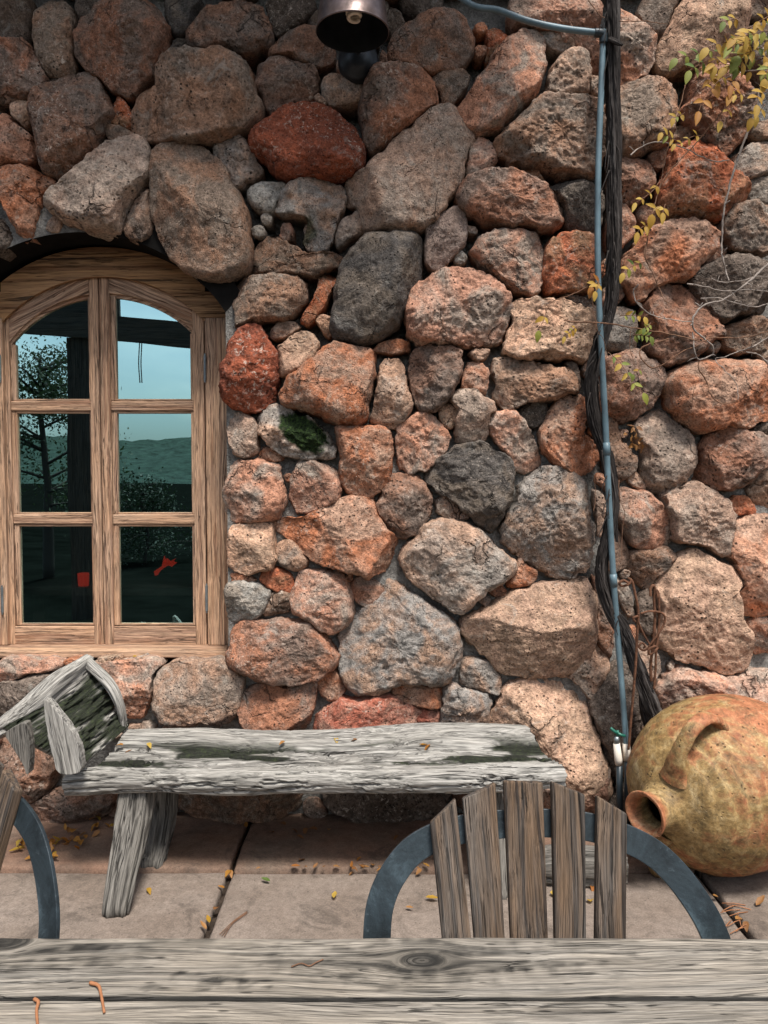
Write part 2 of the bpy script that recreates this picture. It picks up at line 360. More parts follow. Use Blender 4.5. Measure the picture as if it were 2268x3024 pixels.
def mat_leaf(name, c, c2, tr=.35):
    t = NT(name); oi = t.n('ShaderNodeObjectInfo'); v = t.obj(); n = t.noise(v, 40, 3, .6)
    k = t.math('ADD', t.math('MULTIPLY', oi.outputs['Random'], .7), t.math('MULTIPLY', n, .45))
    cc = t.mix(t.ramp(k, [(.2, 0), (.85, 1)]), c, c2); t.done(cc, .6, None, .3)
    trn = t.n('ShaderNodeBsdfTranslucent'); t.l(cc, trn.inputs['Color']); mx = t.n('ShaderNodeMixShader'); mx.inputs[0].default_value = tr
    t.l(t.b.outputs[0], mx.inputs[1]); t.l(trn.outputs[0], mx.inputs[2]); t.l(mx.outputs[0], t.out.inputs['Surface']); return t.m
def mat_glass():
    t = NT('window_glass'); v = t.obj()
    gl = t.n('ShaderNodeBsdfGlossy'); gl.inputs['Roughness'].default_value = 0.0; gl.inputs['Color'].default_value = (.62, .98, 1.0, 1)
    t.l(t.bump(t.noise(v, 2.2, 1, .4),   .0012, .8), gl.inputs['Normal'])
    tr = t.n('ShaderNodeBsdfTransparent'); tr.inputs['Color'].default_value = (.80, .85, .85, 1)
    ge = t.n('ShaderNodeNewGeometry'); fr = t.math('MULTIPLY', t.math('SUBTRACT', 1.0, ge.outputs['Backfacing']), .66)      # coated pane: one mirror face
    mx = t.n('ShaderNodeMixShader'); t.l(fr, mx.inputs[0]); t.l(tr.outputs[0], mx.inputs[1]); t.l(gl.outputs[0], mx.inputs[2])
    t.l(mx.outputs[0], t.out.inputs['Surface']); return t.m
M = {}
M['stone'] = mat_stone(); M['mortar'] = mat_mortar()
M['pine'] = mat_wood('weathered_pine', (.50, .305, .185), (.17, .066, .03), (.35, .285, .235), .30, 22, .75, .75, 170, .65, ck=130., fib2=340., split=.36, lk=42., lw=.012, lamt=.75)
M['header'] = mat_wood('stained_pine', (.42, .225, .10), (.17, .068, .026), (.28, .18, .11), .40, 12, .8, .75, 120, .8)
M['bench'] = mat_wood('silvered_driftwood', (.29, .275, .245), (.10, .092, .08), (.35, .338, .31), .6, 26, .6, .9, 150, .35, moss=1, split=.37, ck=95., fib2=320., lk=26., lw=.016, lamt=.92)
M['post'] = mat_wood('grey_driftwood', (.15, .137, .118), (.05, .045, .038), (.17, .16, .143), .6, 22, .6, .9, 150, .35, moss=1, ck=90., fib2=300., split=.37, lk=30., lw=.018, lamt=.9)
M['table'] = mat_wood('weathered_table_board', (.235, .205, .165), (.065, .062, .055), (.26, .25, .228), .3, 34, .8, .8, 120, .45, split=.35, ck=170., fib2=420., dash=.8, lk=46., lw=.012, lamt=.85)
M['slat'] = mat_wood('weathered_slat', (.135, .088, .055), (.026, .020, .017), (.13, .118, .105), .70, 34, .9, .8, 260, .9, split=.38, ck=150., fib2=620., lk=85., lw=.016, lamt=.9)
M['beam'] = mat_wood('dark_beam', (.06, .045, .035), (.025, .018, .014), (.06, .055, .05), .4)
M['steel'] = mat_steel()
M['lampmetal'] = mat_flat('aged_copper', (.16, .12, .11), .38, .5, .75, .6, 14, .002)
M['lampbase'] = mat_flat('dark_cast_metal', (.022, .026, .03), .42, .5, .4, .4, 20, .002)
M['bulb'] = mat_flat('bulb_glass', (.80, .70, .56), .35, .5, 0, .1)
M['pvc'] = mat_flat('grey_blue_pvc', (.10, .155, .18), .42, .45, 0, .35, 7, .001)
M['pvcdark'] = mat_flat('dark_pvc', (.02, .03, .036), .4, .4)
M['pvcwhite'] = mat_flat('white_pvc', (.68, .62, .53), .5, .4, 0, .15)
M['greenplastic'] = mat_flat('green_plastic', (.012, .10, .07), .4, .5)
M['rust'] = mat_flat('rusty_iron', (.13, .062, .036), .85, .2, .2, .6, 60, .002)
M['hinge'] = mat_flat('zinc_hinge', (.22, .25, .26), .45, .5, .7, .3)
M['slabA'] = mat_slab('concrete_slab', (.17, .133, .106), (.215, .174, .143), (.07, .056, .045))
M['slabB'] = mat_slab('red_flagstone', (.20, .118, .08), (.165, .12, .09), (.06, .045, .036))
M['joint'] = mat_flat('joint_dirt', (.035, .026, .02), .95, .1, 0, .5, 40, .01)
M['jar'] = mat_jar(); M['bark'] = mat_bark()
M['twig'] = mat_flat('brown_twig', (.16, .085, .05), .8, .2, 0, .4, 30)
M['twigpale'] = mat_flat('pale_twig', (.25, .21, .18), .8, .2, 0, .4, 30)
M['needle'] = mat_flat('orange_stem', (.30, .13, .06), .7, .2, 0, .25, 30)
M['yellow'] = mat_leaf('yellow_leaf', (.36, .20, .02), (.46, .31, .06))
M['green'] = mat_leaf('green_leaf', (.085, .14, .03), (.26, .27, .045))
M['orange'] = mat_leaf('orange_leaf', (.30, .105, .02), (.40, .20, .035))
M['brownleaf'] = mat_leaf('dry_leaf', (.17, .075, .028), (.28, .135, .04), .15)
M['glass'] = mat_glass()
M['room'] = mat_flat('dark_plaster', (.02, .02, .02), .95, .1)
M['red'] = mat_flat('red_glow', (.75, .03, .012), .8, .2, 0, .15)
_b = M['red'].node_tree.nodes['Principled BSDF']; _b.inputs['Emission Color'].default_value = (1, .05, .02, 1); _b.inputs['Emission Strength'].default_value = .13  # faint glow added so the red reads in the unlit room
M['roomwood'] = mat_flat('room_furniture', (.06, .055, .045), .6, .3)
M['hill'] = mat_flat('wooded_hill', (.030, .048, .038), .95, .05, 0, .6, .25)
M['ground'] = mat_flat('dry_ground', (.005, .006, .005), 1.0, .0, 0, .5, .8)
M['foliage'] = mat_leaf('dark_foliage', (.018, .032, .014), (.045, .065, .025), .2)
M['soffit'] = mat_flat('lining_and_gap_shade', (.012, .011, .010), .95, .05)
M['roof'] = mat_flat('roof_board', (.06, .045, .035), .9, .1, 0, .4, 6)

# ------------------------------------------------------------------ the stone wall
WALL = 3.42                                   # mean face of the stones' bedding, metres in front of the camera
def mortarD(z): return 3.455 + .035 * float(sstep(1.7, 2.5, np.array(z)))
COL = {  # base colour, second tint
 'dk': ((.125, .09, .068), (.16, .125, .10)), 'br': ((.27, .148, .098), (.20, .15, .12)), 'gb': ((.225, .17, .13), (.31, .175, .11)),
 'gr': ((.30, .262, .225), (.38, .245, .17)), 'dg': ((.115, .10, .088), (.17, .135, .105)), 'bf': ((.40, .255, .178), (.33, .255, .20)),
 'ob': ((.47, .235, .15), (.34, .265, .21)), 'or': ((.45, .175, .088), (.42, .26, .18)), 'rd': ((.27, .078, .040), (.20, .062, .036)),
 'ro': ((.40, .125, .060), (.34, .19, .11)), 'lt': ((.52, .315, .21), (.45, .30, .205)), 'lg': ((.36, .33, .285), (.30, .25, .20)),
 'pk': ((.46, .15, .095), (.50, .28, .20)), 'pg': ((.36, .27, .225), (.30, .22, .18)), 'bo': ((.33, .15, .088), (.22, .155, .12))}
STONES = """
A dk|-60,-60 170,-60 180,120 160,240 60,250 -60,230
A gb|205,10 300,-20 400,0 435,90 445,300 430,430 370,460 280,430 240,370 205,300 200,120
A bo|-60,260 100,255 180,270 230,360 270,460 265,520 180,560 60,600 -60,610
A dk|280,440 330,425 370,460 330,500 285,510
A bo|700,5 830,10 930,40 1000,110 1040,200 1010,310 960,400 930,460 860,520 800,570 720,555 640,500 580,430 500,400 455,330 470,200 540,110 600,40
A dg|990,-40 1250,-40 1180,60 1180,160 1130,210 1070,200 1020,120
A dk|450,-60 610,-60 560,60 500,130 450,60
A br|1280,40 1400,-10 1560,0 1610,40 1650,150 1640,270 1560,320 1400,330 1240,320 1160,290 1140,240 1180,170 1220,100
A dg|1060,215 1130,225 1110,290 1060,330 1030,300
A gb|1150,315 1220,345 1370,335 1450,360 1540,440 1555,560 1600,640 1590,720 1480,800 1380,850 1250,865 1000,860 880,850 800,780 785,700 830,600 900,555 970,545 970,480 1000,400 1060,350
A br|250,535 320,500 500,420 560,470 620,550 660,620 680,690 640,740 600,840 560,920 490,980 400,1060 300,1070 255,1020 225,900 190,740 180,640 200,580
A lt|50,610 110,585 175,620 160,680 120,740 60,690
A ob|-60,680 30,690 100,760 160,820 195,900 190,950 120,980 -60,1000
A ro|660,680 690,600 710,570 760,620 780,680 760,750 700,740 655,710
A gb|640,745 700,750 760,770 800,800 770,840 690,850 640,810
A bf|640,880 700,850 840,840 885,880 905,960 930,1060 910,1110 850,1160 790,1230 750,1310 740,1390 700,1420 500,1390 420,1350 340,1300 285,1250 290,1190 400,1110 500,1010 560,950
A or|0,1030 100,1005 200,1030 270,1070 320,1110 250,1180 220,1280 190,1360 180,1440 110,1450 90,1400 60,1320 20,1240 -60,1200 -60,1040
A dk|-60,1330 0,1330 60,1440 40,1480 -60,1560
A bf|910,1140 920,1260 930,1450 745,1450 770,1330 800,1250 850,1190
A gb|950,930 1000,890 1100,870 1250,900 1300,960 1370,1010 1400,1100 1440,1160 1490,1260 1520,1340 1530,1450 1540,1560 1520,1650 1430,1700 1250,1720 1130,1640 1030,1570 980,1480 950,1390 920,1280 915,1130 930,1040
A gr|1300,890 1330,850 1460,785 1500,850 1540,930 1580,990 1605,1040 1520,1080 1440,1145 1400,1090 1380,1020 1320,970
B dk|170,-40 450,-40 480,40 400,110 250,200 210,160 190,80
B br|185,340 210,270 300,190 390,140 440,150 560,170 600,290 560,350 480,380 380,345 280,318
B br|120,400 180,360 290,330 380,358 470,390 480,470 470,570 400,610 300,650 210,690 160,620 110,530
B gr|515,450 640,430 700,500 770,490 765,570 730,630 620,625 530,600
B rd|60,830 130,770 200,720 320,640 420,615 510,630 600,680 700,770 750,850 780,920 760,1000 700,1060 560,1090 430,1080 330,1100 240,1060 160,980 90,910
B bo|830,440 950,410 1080,415 1160,450 1200,500 1225,640 1150,690 1050,770 980,830 900,900 830,920 790,880 770,780 750,680 770,560 800,490
B bf|1240,650 1330,650 1390,700 1420,800 1435,850 1400,930 1380,1050 1330,1170 1280,1260 1220,1340 1130,1400 1000,1420 880,1400 780,1380 770,1260 680,1240 650,1150 700,1080 800,1020 900,930 1000,830 1100,760 1180,680
B br|940,240 1000,180 1100,110 1200,70 1310,40 1390,100 1430,180 1460,280 1420,360 1330,410 1230,420 1190,440 1130,410 1060,400 960,390 935,310
B gb|1200,470 1260,420 1390,410 1430,440 1400,510 1370,560 1310,630 1250,640 1255,560 1215,510
B dk|940,20 1000,60 1030,130 960,180 900,120
B br|880,290 930,330 945,390 880,400
B ro|1530,170 1600,145 1660,200 1640,260 1590,310 1540,340 1545,260
B ob|1430,870 1480,825 1550,840 1600,920 1600,960 1520,1010 1480,1060 1410,1060 1425,960
B lg|55,1160 110,1100 200,1110 300,1110 280,1170 240,1220 210,1300 130,1280 70,1220
B gr|320,1130 400,1090 540,1095 630,1130 655,1180 640,1270 610,1330 590,1400 580,1490 520,1520 430,1520 400,1480 470,1460 480,1400 420,1340 300,1330 235,1290 240,1200
B gr|600,1440 640,1340 700,1300 770,1260 780,1390 700,1430 620,1490
B pg|1145,1420 1200,1340 1290,1280 1385,1245 1400,1350 1410,1470 1370,1530 1300,1590 1260,1640 1190,1620 1155,1540
B dk|440,80 560,20 560,150 430,140
B dk|1000,-50 1250,-50 1230,40 1100,60 1040,30
B dk|500,-60 900,-60 930,60 800,130 600,130
C ob|100,210 190,180 260,205 300,260 300,330 280,420 260,500 240,570 160,650 80,720 0,780 -120,800 -200,760 -240,690 -220,630 -150,540 -70,420 0,300
C ob|75,90 130,-40 610,-40 640,120 640,420 590,440 580,340 540,280 470,240 300,165 110,150
C gr|250,180 340,175 420,205 475,240 470,270 400,290 340,270
C bf|330,420 390,330 430,290 520,285 570,320 585,400 580,560 500,570 400,560 320,540 320,470
C bf|590,450 640,450 640,540 590,540
C gb|0,850 60,790 150,720 200,640 270,580 350,575 480,590 600,590 660,640 660,900 620,1040 540,1095 400,1070 250,1020 100,990 30,920
C bo|-200,1100 -120,1060 0,1040 100,1040 180,1060 260,1130 330,1180 400,1220 430,1270 400,1350 330,1410 200,1390 50,1390 -100,1350 -240,1270 -230,1180
C ro|170,1040 230,1000 280,1060 305,1120 290,1160 220,1120
C dg|310,1120 440,1105 580,1110 660,1130 660,1330 590,1420 480,1400 430,1350 435,1260 380,1190
C ob|740,60 800,60 880,120 940,190 970,270 960,380 920,450 830,490 740,500 690,400 690,150
C dk|880,60 920,-40 1120,-40 1080,60 1040,150 1000,240 970,200 930,130
C lt|1100,60 1170,-40 1480,-40 1540,80 1550,250 1500,370 1300,400 1180,390 1080,440 1010,420 995,320 1020,220
C gb|740,520 830,500 970,470 1050,500 1090,560 1120,640 1090,780 1050,860 960,910 850,940 740,950 690,800 690,560
C bo|1180,620 1200,520 1250,440 1400,420 1540,480 1600,580 1590,700 1530,800 1450,900 1390,950 1320,920 1250,830 1150,760 1140,680
C dk|1560,150 1620,120 1720,140 1720,420 1640,440 1570,360
C gb|1500,-40 1680,-40 1700,60 1600,90 1550,70
C gr|1100,770 1150,760 1200,810 1130,860 1090,830
C bo|760,965 850,950 920,975 970,1030 970,1090 940,1160 870,1230 790,1240 740,1190 690,1150 690,980
C ro|1060,930 1100,890 1200,870 1290,890 1380,970 1440,1020 1500,1090 1550,1180 1540,1240 1430,1290 1380,1340 1250,1340 1140,1350 1020,1330 990,1250 1010,1130 1030,1060 1050,1000
C bo|950,930 1050,870 1060,930 1030,1010 960,1000
C bo|890,1260 960,1240 1010,1290 1120,1350 960,1370 900,1340
C gr|1450,960 1530,900 1640,840 1720,830 1720,1020 1600,1060 1500,1080 1460,1020
C dg|1560,1090 1720,1050 1720,1250 1600,1240 1560,1180
C gb|1590,740 1720,700 1720,810 1620,830 1570,800
C gb|1390,1340 1440,1270 1530,1235 1620,1240 1680,1290 1720,1400 1720,1500 1650,1540 1560,1540 1440,1500 1380,1430
C ob|740,1200 790,1240 840,1300 860,1370 830,1450 760,1500 690,1490 690,1230
E6 or|470,350 480,240 540,110 600,20 680,-60 740,-90 860,-120 1047,-142 1170,-80 1225,0 1200,110 1120,230 1030,320 880,345 820,370 750,400 690,460 640,510 590,510 530,420
E6 ob|1190,130 1230,70 1290,50 1340,95 1300,150 1200,200
E6 dk|1040,330 1150,230 1280,180 1400,145 1500,140 1580,190 1660,300 1700,330 1700,560 1600,600 1400,640 1270,690 1200,630 1120,520 1050,430
E6 bo|630,560 700,470 780,390 900,380 1000,400 1060,470 1110,540 1190,600 1240,690 1290,790 1280,820 1200,830 1110,920 1050,1000 880,1040 790,1040 710,980 670,910 700,800 640,680
E6 gb|1290,730 1400,710 1420,690 1550,640 1620,660 1700,690 1700,900 1560,930 1440,940 1340,890 1300,820
E6 ob|400,380 430,320 480,390 495,470 460,520 390,540 330,520 340,420
E6 gr|390,590 470,570 560,610 600,690 590,780 600,900 520,910 380,900 330,850 345,700
E6 bo|310,1000 420,960 560,920 620,920 690,980 780,1060 825,1130 810,1200 760,1290 700,1380 620,1450 500,1490 400,1470 300,1400 300,1100
E6 or|825,1180 880,1100 970,1060 1060,1040 1120,1000 1300,1000 1400,1010 1560,1000 1610,1060 1650,1150 1720,1250 1720,1450 1600,1500 1560,1520 1500,1550 1300,1560 1180,1590 1080,1570 980,1510 920,1460 860,1370 830,1270
E6 gb|1580,940 1720,870 1720,1060 1660,1040
F1 gb|330,100 370,80 430,130 460,200 490,290 560,370 600,440 570,520 510,580 450,630 400,600 330,500 300,300
F1 bf|580,130 680,80 740,35 840,40 900,110 990,190 1050,270 1090,360 1080,450 1040,540 990,620 880,690 790,705 720,690 650,600 640,440 660,330 600,260
F1 bf|525,560 580,535 640,590 670,650 655,690 560,640
F1 bo|1140,300 1180,240 1260,195 1370,170 1500,200 1640,220 1700,260 1700,440 1640,480 1570,560 1480,640 1380,690 1280,680 1180,630 1090,580 1080,520 1110,460 1140,400
F1 dk|1560,180 1720,80 1720,220 1650,210
F1 gb|1520,680 1560,590 1640,470 1720,440 1720,830 1640,800 1560,760
F1 ob|450,670 550,680 680,690 760,750 810,830 840,890 850,960 880,1030 890,1090 850,1130 740,1155 620,1160 560,1140 500,1060 450,960 420,900 420,700
F1 bf|800,740 870,700 1000,640 1080,625 1160,670 1260,720 1340,760 1370,860 1380,960 1370,1100 1340,1180 1300,1220 1240,1190 1190,1140 1060,1125 960,1110 890,1060 860,960 840,880 820,800
F1 ro|1385,800 1420,740 1500,735 1550,790 1570,880 1480,875 1385,880
F1 or|1370,1160 1400,1050 1430,950 1520,920 1720,900 1720,1680 1560,1700 1460,1650 1440,1560 1490,1490 1460,1400 1420,1320 1370,1250
F1 bf|400,1050 440,1010 490,1090 530,1150 555,1230 530,1300 440,1350 380,1330 360,1200
F1 gb|550,1250 560,1190 650,1170 850,1150 920,1220 880,1280 820,1350 740,1400 680,1500 620,1450 560,1370 530,1310
F1 lt|740,1480 800,1380 880,1290 950,1220 1020,1170 1100,1180 1160,1240 1260,1290 1340,1310 1420,1370 1440,1450 1400,1520 1420,1600 1430,1720 1470,1790 1515,1870 1520,2000 1490,2100 1450,2150 1350,2180 1250,2160 1100,2100 1000,2090 880,2040 775,1960 760,1860 790,1780 770,1600
F2 ob|1530,520 1540,400 1600,350 1720,320 1720,640 1600,640 1560,600
F2 ob|780,900 830,850 920,770 1040,760 1200,800 1350,840 1470,800 1550,760 1590,800 1720,790 1720,1200 1000,1200 840,1130 800,1060 770,980
F2 br|230,20 300,60 360,200 400,260 410,480 400,650 370,700 300,620 260,540 255,400 255,200
F2 bf|40,840 130,760 200,660 250,575 320,610 360,690 365,770 330,850 280,940 220,1015 150,930
F2 dk|220,1050 300,950 370,850 420,720 560,760 640,900 700,1100 640,1200 540,1350 500,1500 480,1640 400,1640 350,1450 290,1280 230,1150
F2 gr|430,40 520,60 560,180 590,330 540,330 470,210
F2 dk|600,200 720,80 760,200 770,420 700,500 620,420
F2 bf|600,560 720,600 800,680 790,800 720,900 640,760
E8 lt|350,890 400,860 480,830 540,790 620,750 700,720 790,700 900,665 1060,640 1110,650 1145,720 1160,790 1155,900 1165,1000 1140,1070 1100,1150 1050,1210 1000,1245 900,1245 760,1260 680,1240 570,1210 520,1130 470,1100 430,1050 340,980
N lt|1440,2145 1489,2061 1509,2022 1557,2012 1672,2014 1701,2026 1721,2046 1735,2075 1740,2114 1752,2150 1774,2200 1800,2270 1808,2325 1790,2365 1730,2400 1600,2420 1420,2300
E8 gr|330,1200 360,1145 430,1140 510,1160 560,1220 580,1260 585,1360 520,1350 440,1330 370,1310 330,1260
E8 gr|230,1340 290,1280 350,1325 440,1345 500,1360 520,1420 500,1530 480,1640 220,1640 215,1440
E8 or|-80,1310 0,1300 90,1310 220,1330 225,1400 210,1440 150,1440 60,1420 -60,1380
E8 pk|60,1490 130,1450 210,1450 210,1590 100,1590
E7 pk|690,1500 760,1450 850,1385 950,1385 1060,1360 1170,1375 1260,1430 1340,1500 1360,1620 690,1620
E7 gr|1115,680 1140,660 1250,720 1380,800 1500,880 1560,960 1585,1040 1570,1160 1540,1230 1470,1310 1330,1295 1200,1290 1080,1340 940,1380 880,1290 840,1200 835,1080 840,980 900,880 1000,830 1090,760
E8 gr|0,450 60,400 120,320 220,295 330,295 430,340 510,410 590,480 650,540 665,600 600,650 530,690 480,730 410,810 350,860 270,830 180,770 60,680 0,640 -30,540
E8 gr|580,330 620,250 680,170 710,70 780,0 830,-40 950,-35 1020,10 1070,60 1110,120 1140,220 1155,330 1160,450 1140,540 1090,600 1000,630 900,620 800,580 730,530 660,480 600,410
E8 or|625,680 670,600 690,540 710,520 730,570 790,585 810,610 790,670 700,700 650,695
E8 bo|515,710 570,680 610,720 600,755 540,750
E8 bf|1150,110 1180,105 1220,140 1240,300 1190,400 1170,280
E7 or|440,300 560,265 650,250 760,200 850,150 950,135 1030,165 1060,240 1100,300 1150,370 1195,410 1190,490 1170,580 1090,600 1020,630 940,610 850,590 760,560 690,540 610,490 540,410 460,350
E7 lt|160,320 270,310 410,305 420,380 430,450 435,520 410,580 340,590 270,615 200,590 150,560 150,440
E7 bf|440,470 460,430 520,405 570,440 630,510 650,550 580,605 510,580 460,540
E7 or|140,620 220,610 305,655 240,685 180,670
E7 ro|340,630 400,580 480,585 550,640 545,720 510,745 450,720 400,690 350,670
E7 lg|120,690 200,670 320,680 380,695 415,725 385,800 340,880 250,910 160,905 130,800
E7 gb|425,730 480,730 535,750 530,830 460,870 350,870 390,800
E7 ob|555,670 600,610 680,590 780,600 850,595 880,650 890,720 910,780 930,850 880,920 820,975 730,975 680,930 620,880 550,840 535,750
E7 bo|885,720 940,645 1000,640 1090,680 1115,700 1090,760 1010,825 940,790
E7 bo|165,1040 210,930 280,905 450,895 580,905 660,930 720,980 800,1080 830,1130 820,1180 780,1210 680,1260 560,1290 460,1290 330,1260 290,1230 160,1190 140,1110
E7 bo|210,1410 250,1360 330,1300 400,1300 480,1305 560,1305 690,1280 690,1340 660,1440 640,1510 600,1590 260,1590 215,1480
E7 or|700,1300 740,1240 810,1220 850,1270 865,1330 830,1380 770,1400 720,1350
G5 bf|960,200 1010,150 1080,120 1200,110 1350,120 1430,170 1480,220 1470,320 1450,400 1430,470 1330,500 1200,490 1080,510 980,480 935,390 960,320
G5 ob|560,140 700,125 850,110 960,120 980,150 920,200 930,300 900,400 860,470 780,480 740,420 600,250
G5 ob|-60,110 200,105 320,110 360,160 200,190 0,240 -60,250
G5 or|380,130 420,100 500,110 440,150
G5 lt|600,100 690,95 700,118 600,130
G5 gr|810,108 870,95 850,122
G5 dk|-60,265 60,240 200,200 340,185 310,260 100,400 0,480 -60,480
G5 br|180,600 240,565 290,560 350,700 350,820 310,890 200,960 40,960 0,900 -60,700 30,580
G5 br|40,1000 200,975 310,900 690,870 700,950 640,1050 500,1130 200,1150 60,1080
G5 br|-300,500 -40,500 -20,600 -70,700 -30,900 30,1000 40,1100 -300,1120
G5 gr|490,1165 560,1100 640,1090 660,1130 600,1175
G5 br|650,1050 705,960 1020,900 1030,1000 1080,1090 700,1130 670,1110
N gb|505,2320 900,2310 885,2370 855,2410 800,2430 700,2445 610,2435 540,2405 505,2370
G6 br|600,600 660,540 740,590 750,660 700,710 640,700
G6 dk|710,470 1400,450 1500,520 1440,640 1300,710 1150,725 960,710 850,640 770,580
G6 gr|350,715 420,680 520,680 500,725 380,740
G6 gr|945,745 960,715 1050,705 1095,740 1040,770
N br|1330,2330 1420,2330 1560,2430 1500,2470 1380,2460
N dk|1800,2390 1840,2310 1900,2350 1900,2580 1790,2580
N ob|1930,2160 2268,2160 2330,2200 2330,2560 2000,2600 1920,2560
N br|1580,2440 1730,2415 1790,2400 1780,2590 1600,2580
E4 gb|300,110 340,30 400,-20 470,0 540,60 640,110 720,110 800,90 840,120 820,170 740,200 640,240 540,210 320,215 300,160
E4 gb|190,260 260,240 420,225 540,222 610,270 630,340 620,400 570,460 520,490 400,490 280,520 200,540 190,430 185,330
E4 ro|715,195 770,205 805,260 770,330 740,420 700,470 640,530 600,500 610,460 670,390 700,280
E4 lt|680,490 740,470 780,490 775,600 720,560
E4 dg|950,30 1037,-22 1167,-32 1287,-32 1337,28 1340,130 1310,250 1270,350 1220,480 1180,570 1080,630 960,660 860,630 790,600 785,480 800,400 820,260 850,180 900,80
E5 ob|205,500 220,400 250,330 310,270 400,220 490,190 600,200 700,240 780,290 830,340 850,390 830,470 810,560 780,620 700,660 600,665 500,650 380,645 280,650 220,600
E5 ob|610,90 640,30 720,-30 900,-40 1010,-20 1050,60 1055,180 1030,290 1000,350 960,360 880,330 800,270 720,210 660,150
E5 ro|1060,120 1100,20 1150,-10 1250,-20 1340,0 1380,60 1380,250 1330,320 1200,330 1080,330 1050,250
E5 lt|860,420 890,380 990,375 1180,400 1280,430 1370,480 1375,560 1340,640 1330,720 1290,745 1100,745 900,730 820,700 840,600 870,520
E5 br|1180,340 1260,350 1370,400 1370,450 1250,410
E5 or|10,690 60,640 150,620 215,640 215,690 130,705
E5 bf|40,780 100,735 180,740 200,830 220,920 240,1000 230,1080 180,1130 100,1165 30,1140 -10,1090 20,990 45,900
E5 br|215,740 270,690 350,660 480,665 540,690 555,740 540,840 500,930 450,1010 370,1060 280,1040 250,960 230,850
E5 bf|600,690 720,680 700,740 640,755
E5 ob|560,850 600,770 660,765 710,810 710,900 690,970 620,930 560,920
E5 gb|760,735 880,735 1000,770 1120,800 1220,800 1245,870 1250,960 1150,990 1040,1000 960,1010 860,1055 780,1040 755,960 770,880 740,820
E5 gb|1190,770 1260,770 1280,900 1260,915 1235,830
E5 bf|480,960 560,935 620,940 680,980 750,1010 755,1060 720,1080 705,1200 690,1250 600,1260 510,1245 520,1130 530,1060 480,1010
E5 lt|415,1050 460,1025 500,1030 525,1080 510,1140 480,1170 420,1130
E5 ob|155,1190 200,1130 260,1090 330,1065 390,1110 440,1170 470,1230 450,1290 390,1360 330,1430 240,1440 165,1410 160,1300
E5 ob|725,1110 780,1080 870,1060 920,1110 960,1180 1010,1270 1040,1360 1000,1410 930,1440 880,1420 840,1340 780,1270 720,1200
E5 dg|910,1070 960,1020 1010,1000 1070,1030 1090,1060 1050,1130 1000,1160 950,1130
E5 or|1090,1080 1140,1020 1220,980 1280,975 1320,1020 1300,1110 1290,1190 1340,1240 1365,1310 1360,1380 1310,1450 1260,1460 1160,1400 1070,1330 1040,1270 1020,1180 1050,1140
E5 dg|350,1400 420,1340 520,1290 600,1260 700,1260 760,1310 850,1370 865,1440 860,1500 845,1590 790,1720 737,1795 657,1762 600,1700 527,1630 420,1570 340,1490 335,1440
E4 rd|240,530 330,530 380,590 430,680 455,770 440,870 420,970 400,1030 300,1055 200,1055 130,990 105,880 110,760 160,680 200,590
E4 bf|415,560 460,515 540,510 580,545 520,590 450,615 410,600
E4 lt|460,680 530,610 600,570 660,590 700,640 690,690 640,760 600,790 530,840 470,840
E4 or|480,950 520,860 600,800 680,740 720,680 800,660 900,665 1010,685 1040,720 1045,850 1020,980 1000,1130 900,1140 800,1140 720,1090 640,1070 560,1050 470,1000
E4 gr|340,1100 370,1050 430,1025 510,1035 560,1080 650,1110 710,1160 760,1220 800,1290 780,1350 650,1355 480,1330 400,1280 350,1200
E4 bf|150,1200 170,1080 240,1070 310,1130 330,1210 330,1310 260,1340 180,1330
E4 or|340,1320 380,1285 430,1310 480,1355 400,1375 340,1350
E4 or|820,1150 900,1155 1000,1160 1120,1165 1140,1230 1165,1290 1160,1400 1130,1500 1080,1560 1010,1600 900,1560 860,1510 840,1400 830,1270
E4 ob|190,1380 300,1370 440,1380 470,1470 495,1560 490,1640 450,1720 330,1745 190,1745 140,1680 130,1560 160,1450
E4 ob|540,1450 590,1380 660,1370 760,1410 830,1440 830,1550 820,1630 760,1650 660,1670 570,1690 535,1600
E7 br|1065,180 1110,80 1170,10 1220,0 1310,20 1370,90 1400,140 1420,210 1380,270 1330,330 1280,390 1180,380 1130,310 1080,230
E7 bf|1430,170 1480,145 1550,190 1565,230 1555,295 1490,270 1440,240
"""
def chaikin(P, k=2, sharp=False):
    for i in range(k):
        w = .90 if i == 0 and sharp else .75
        Q = np.roll(P, -1, 0); P = np.stack([w * P + (1 - w) * Q, (1 - w) * P + w * Q], 1).reshape(-1, 2)
    return P
def resample(P, n):
    Q = np.vstack([P, P[:1]]); L = np.concatenate([[0], np.cumsum(np.linalg.norm(np.diff(Q, axis=0), axis=1))])
    s = np.linspace(0, L[-1], n, endpoint=False); return np.stack([np.interp(s, L, Q[:, 0]), np.interp(s, L, Q[:, 1])], 1)
def area2(P):
    Q = np.roll(P, -1, 0); cr = P[:, 0] * Q[:, 1] - Q[:, 0] * P[:, 1]; a = cr.sum() / 2
    c = ((P + Q) * cr[:, None]).sum(0) / (6 * a); return abs(a), c
wall = thing('stone_wall', (0, WALL, 0), 'house wall of large rounded orange and grey fieldstones set in mortar', 'wall')
_si = [0]; OUTL = []
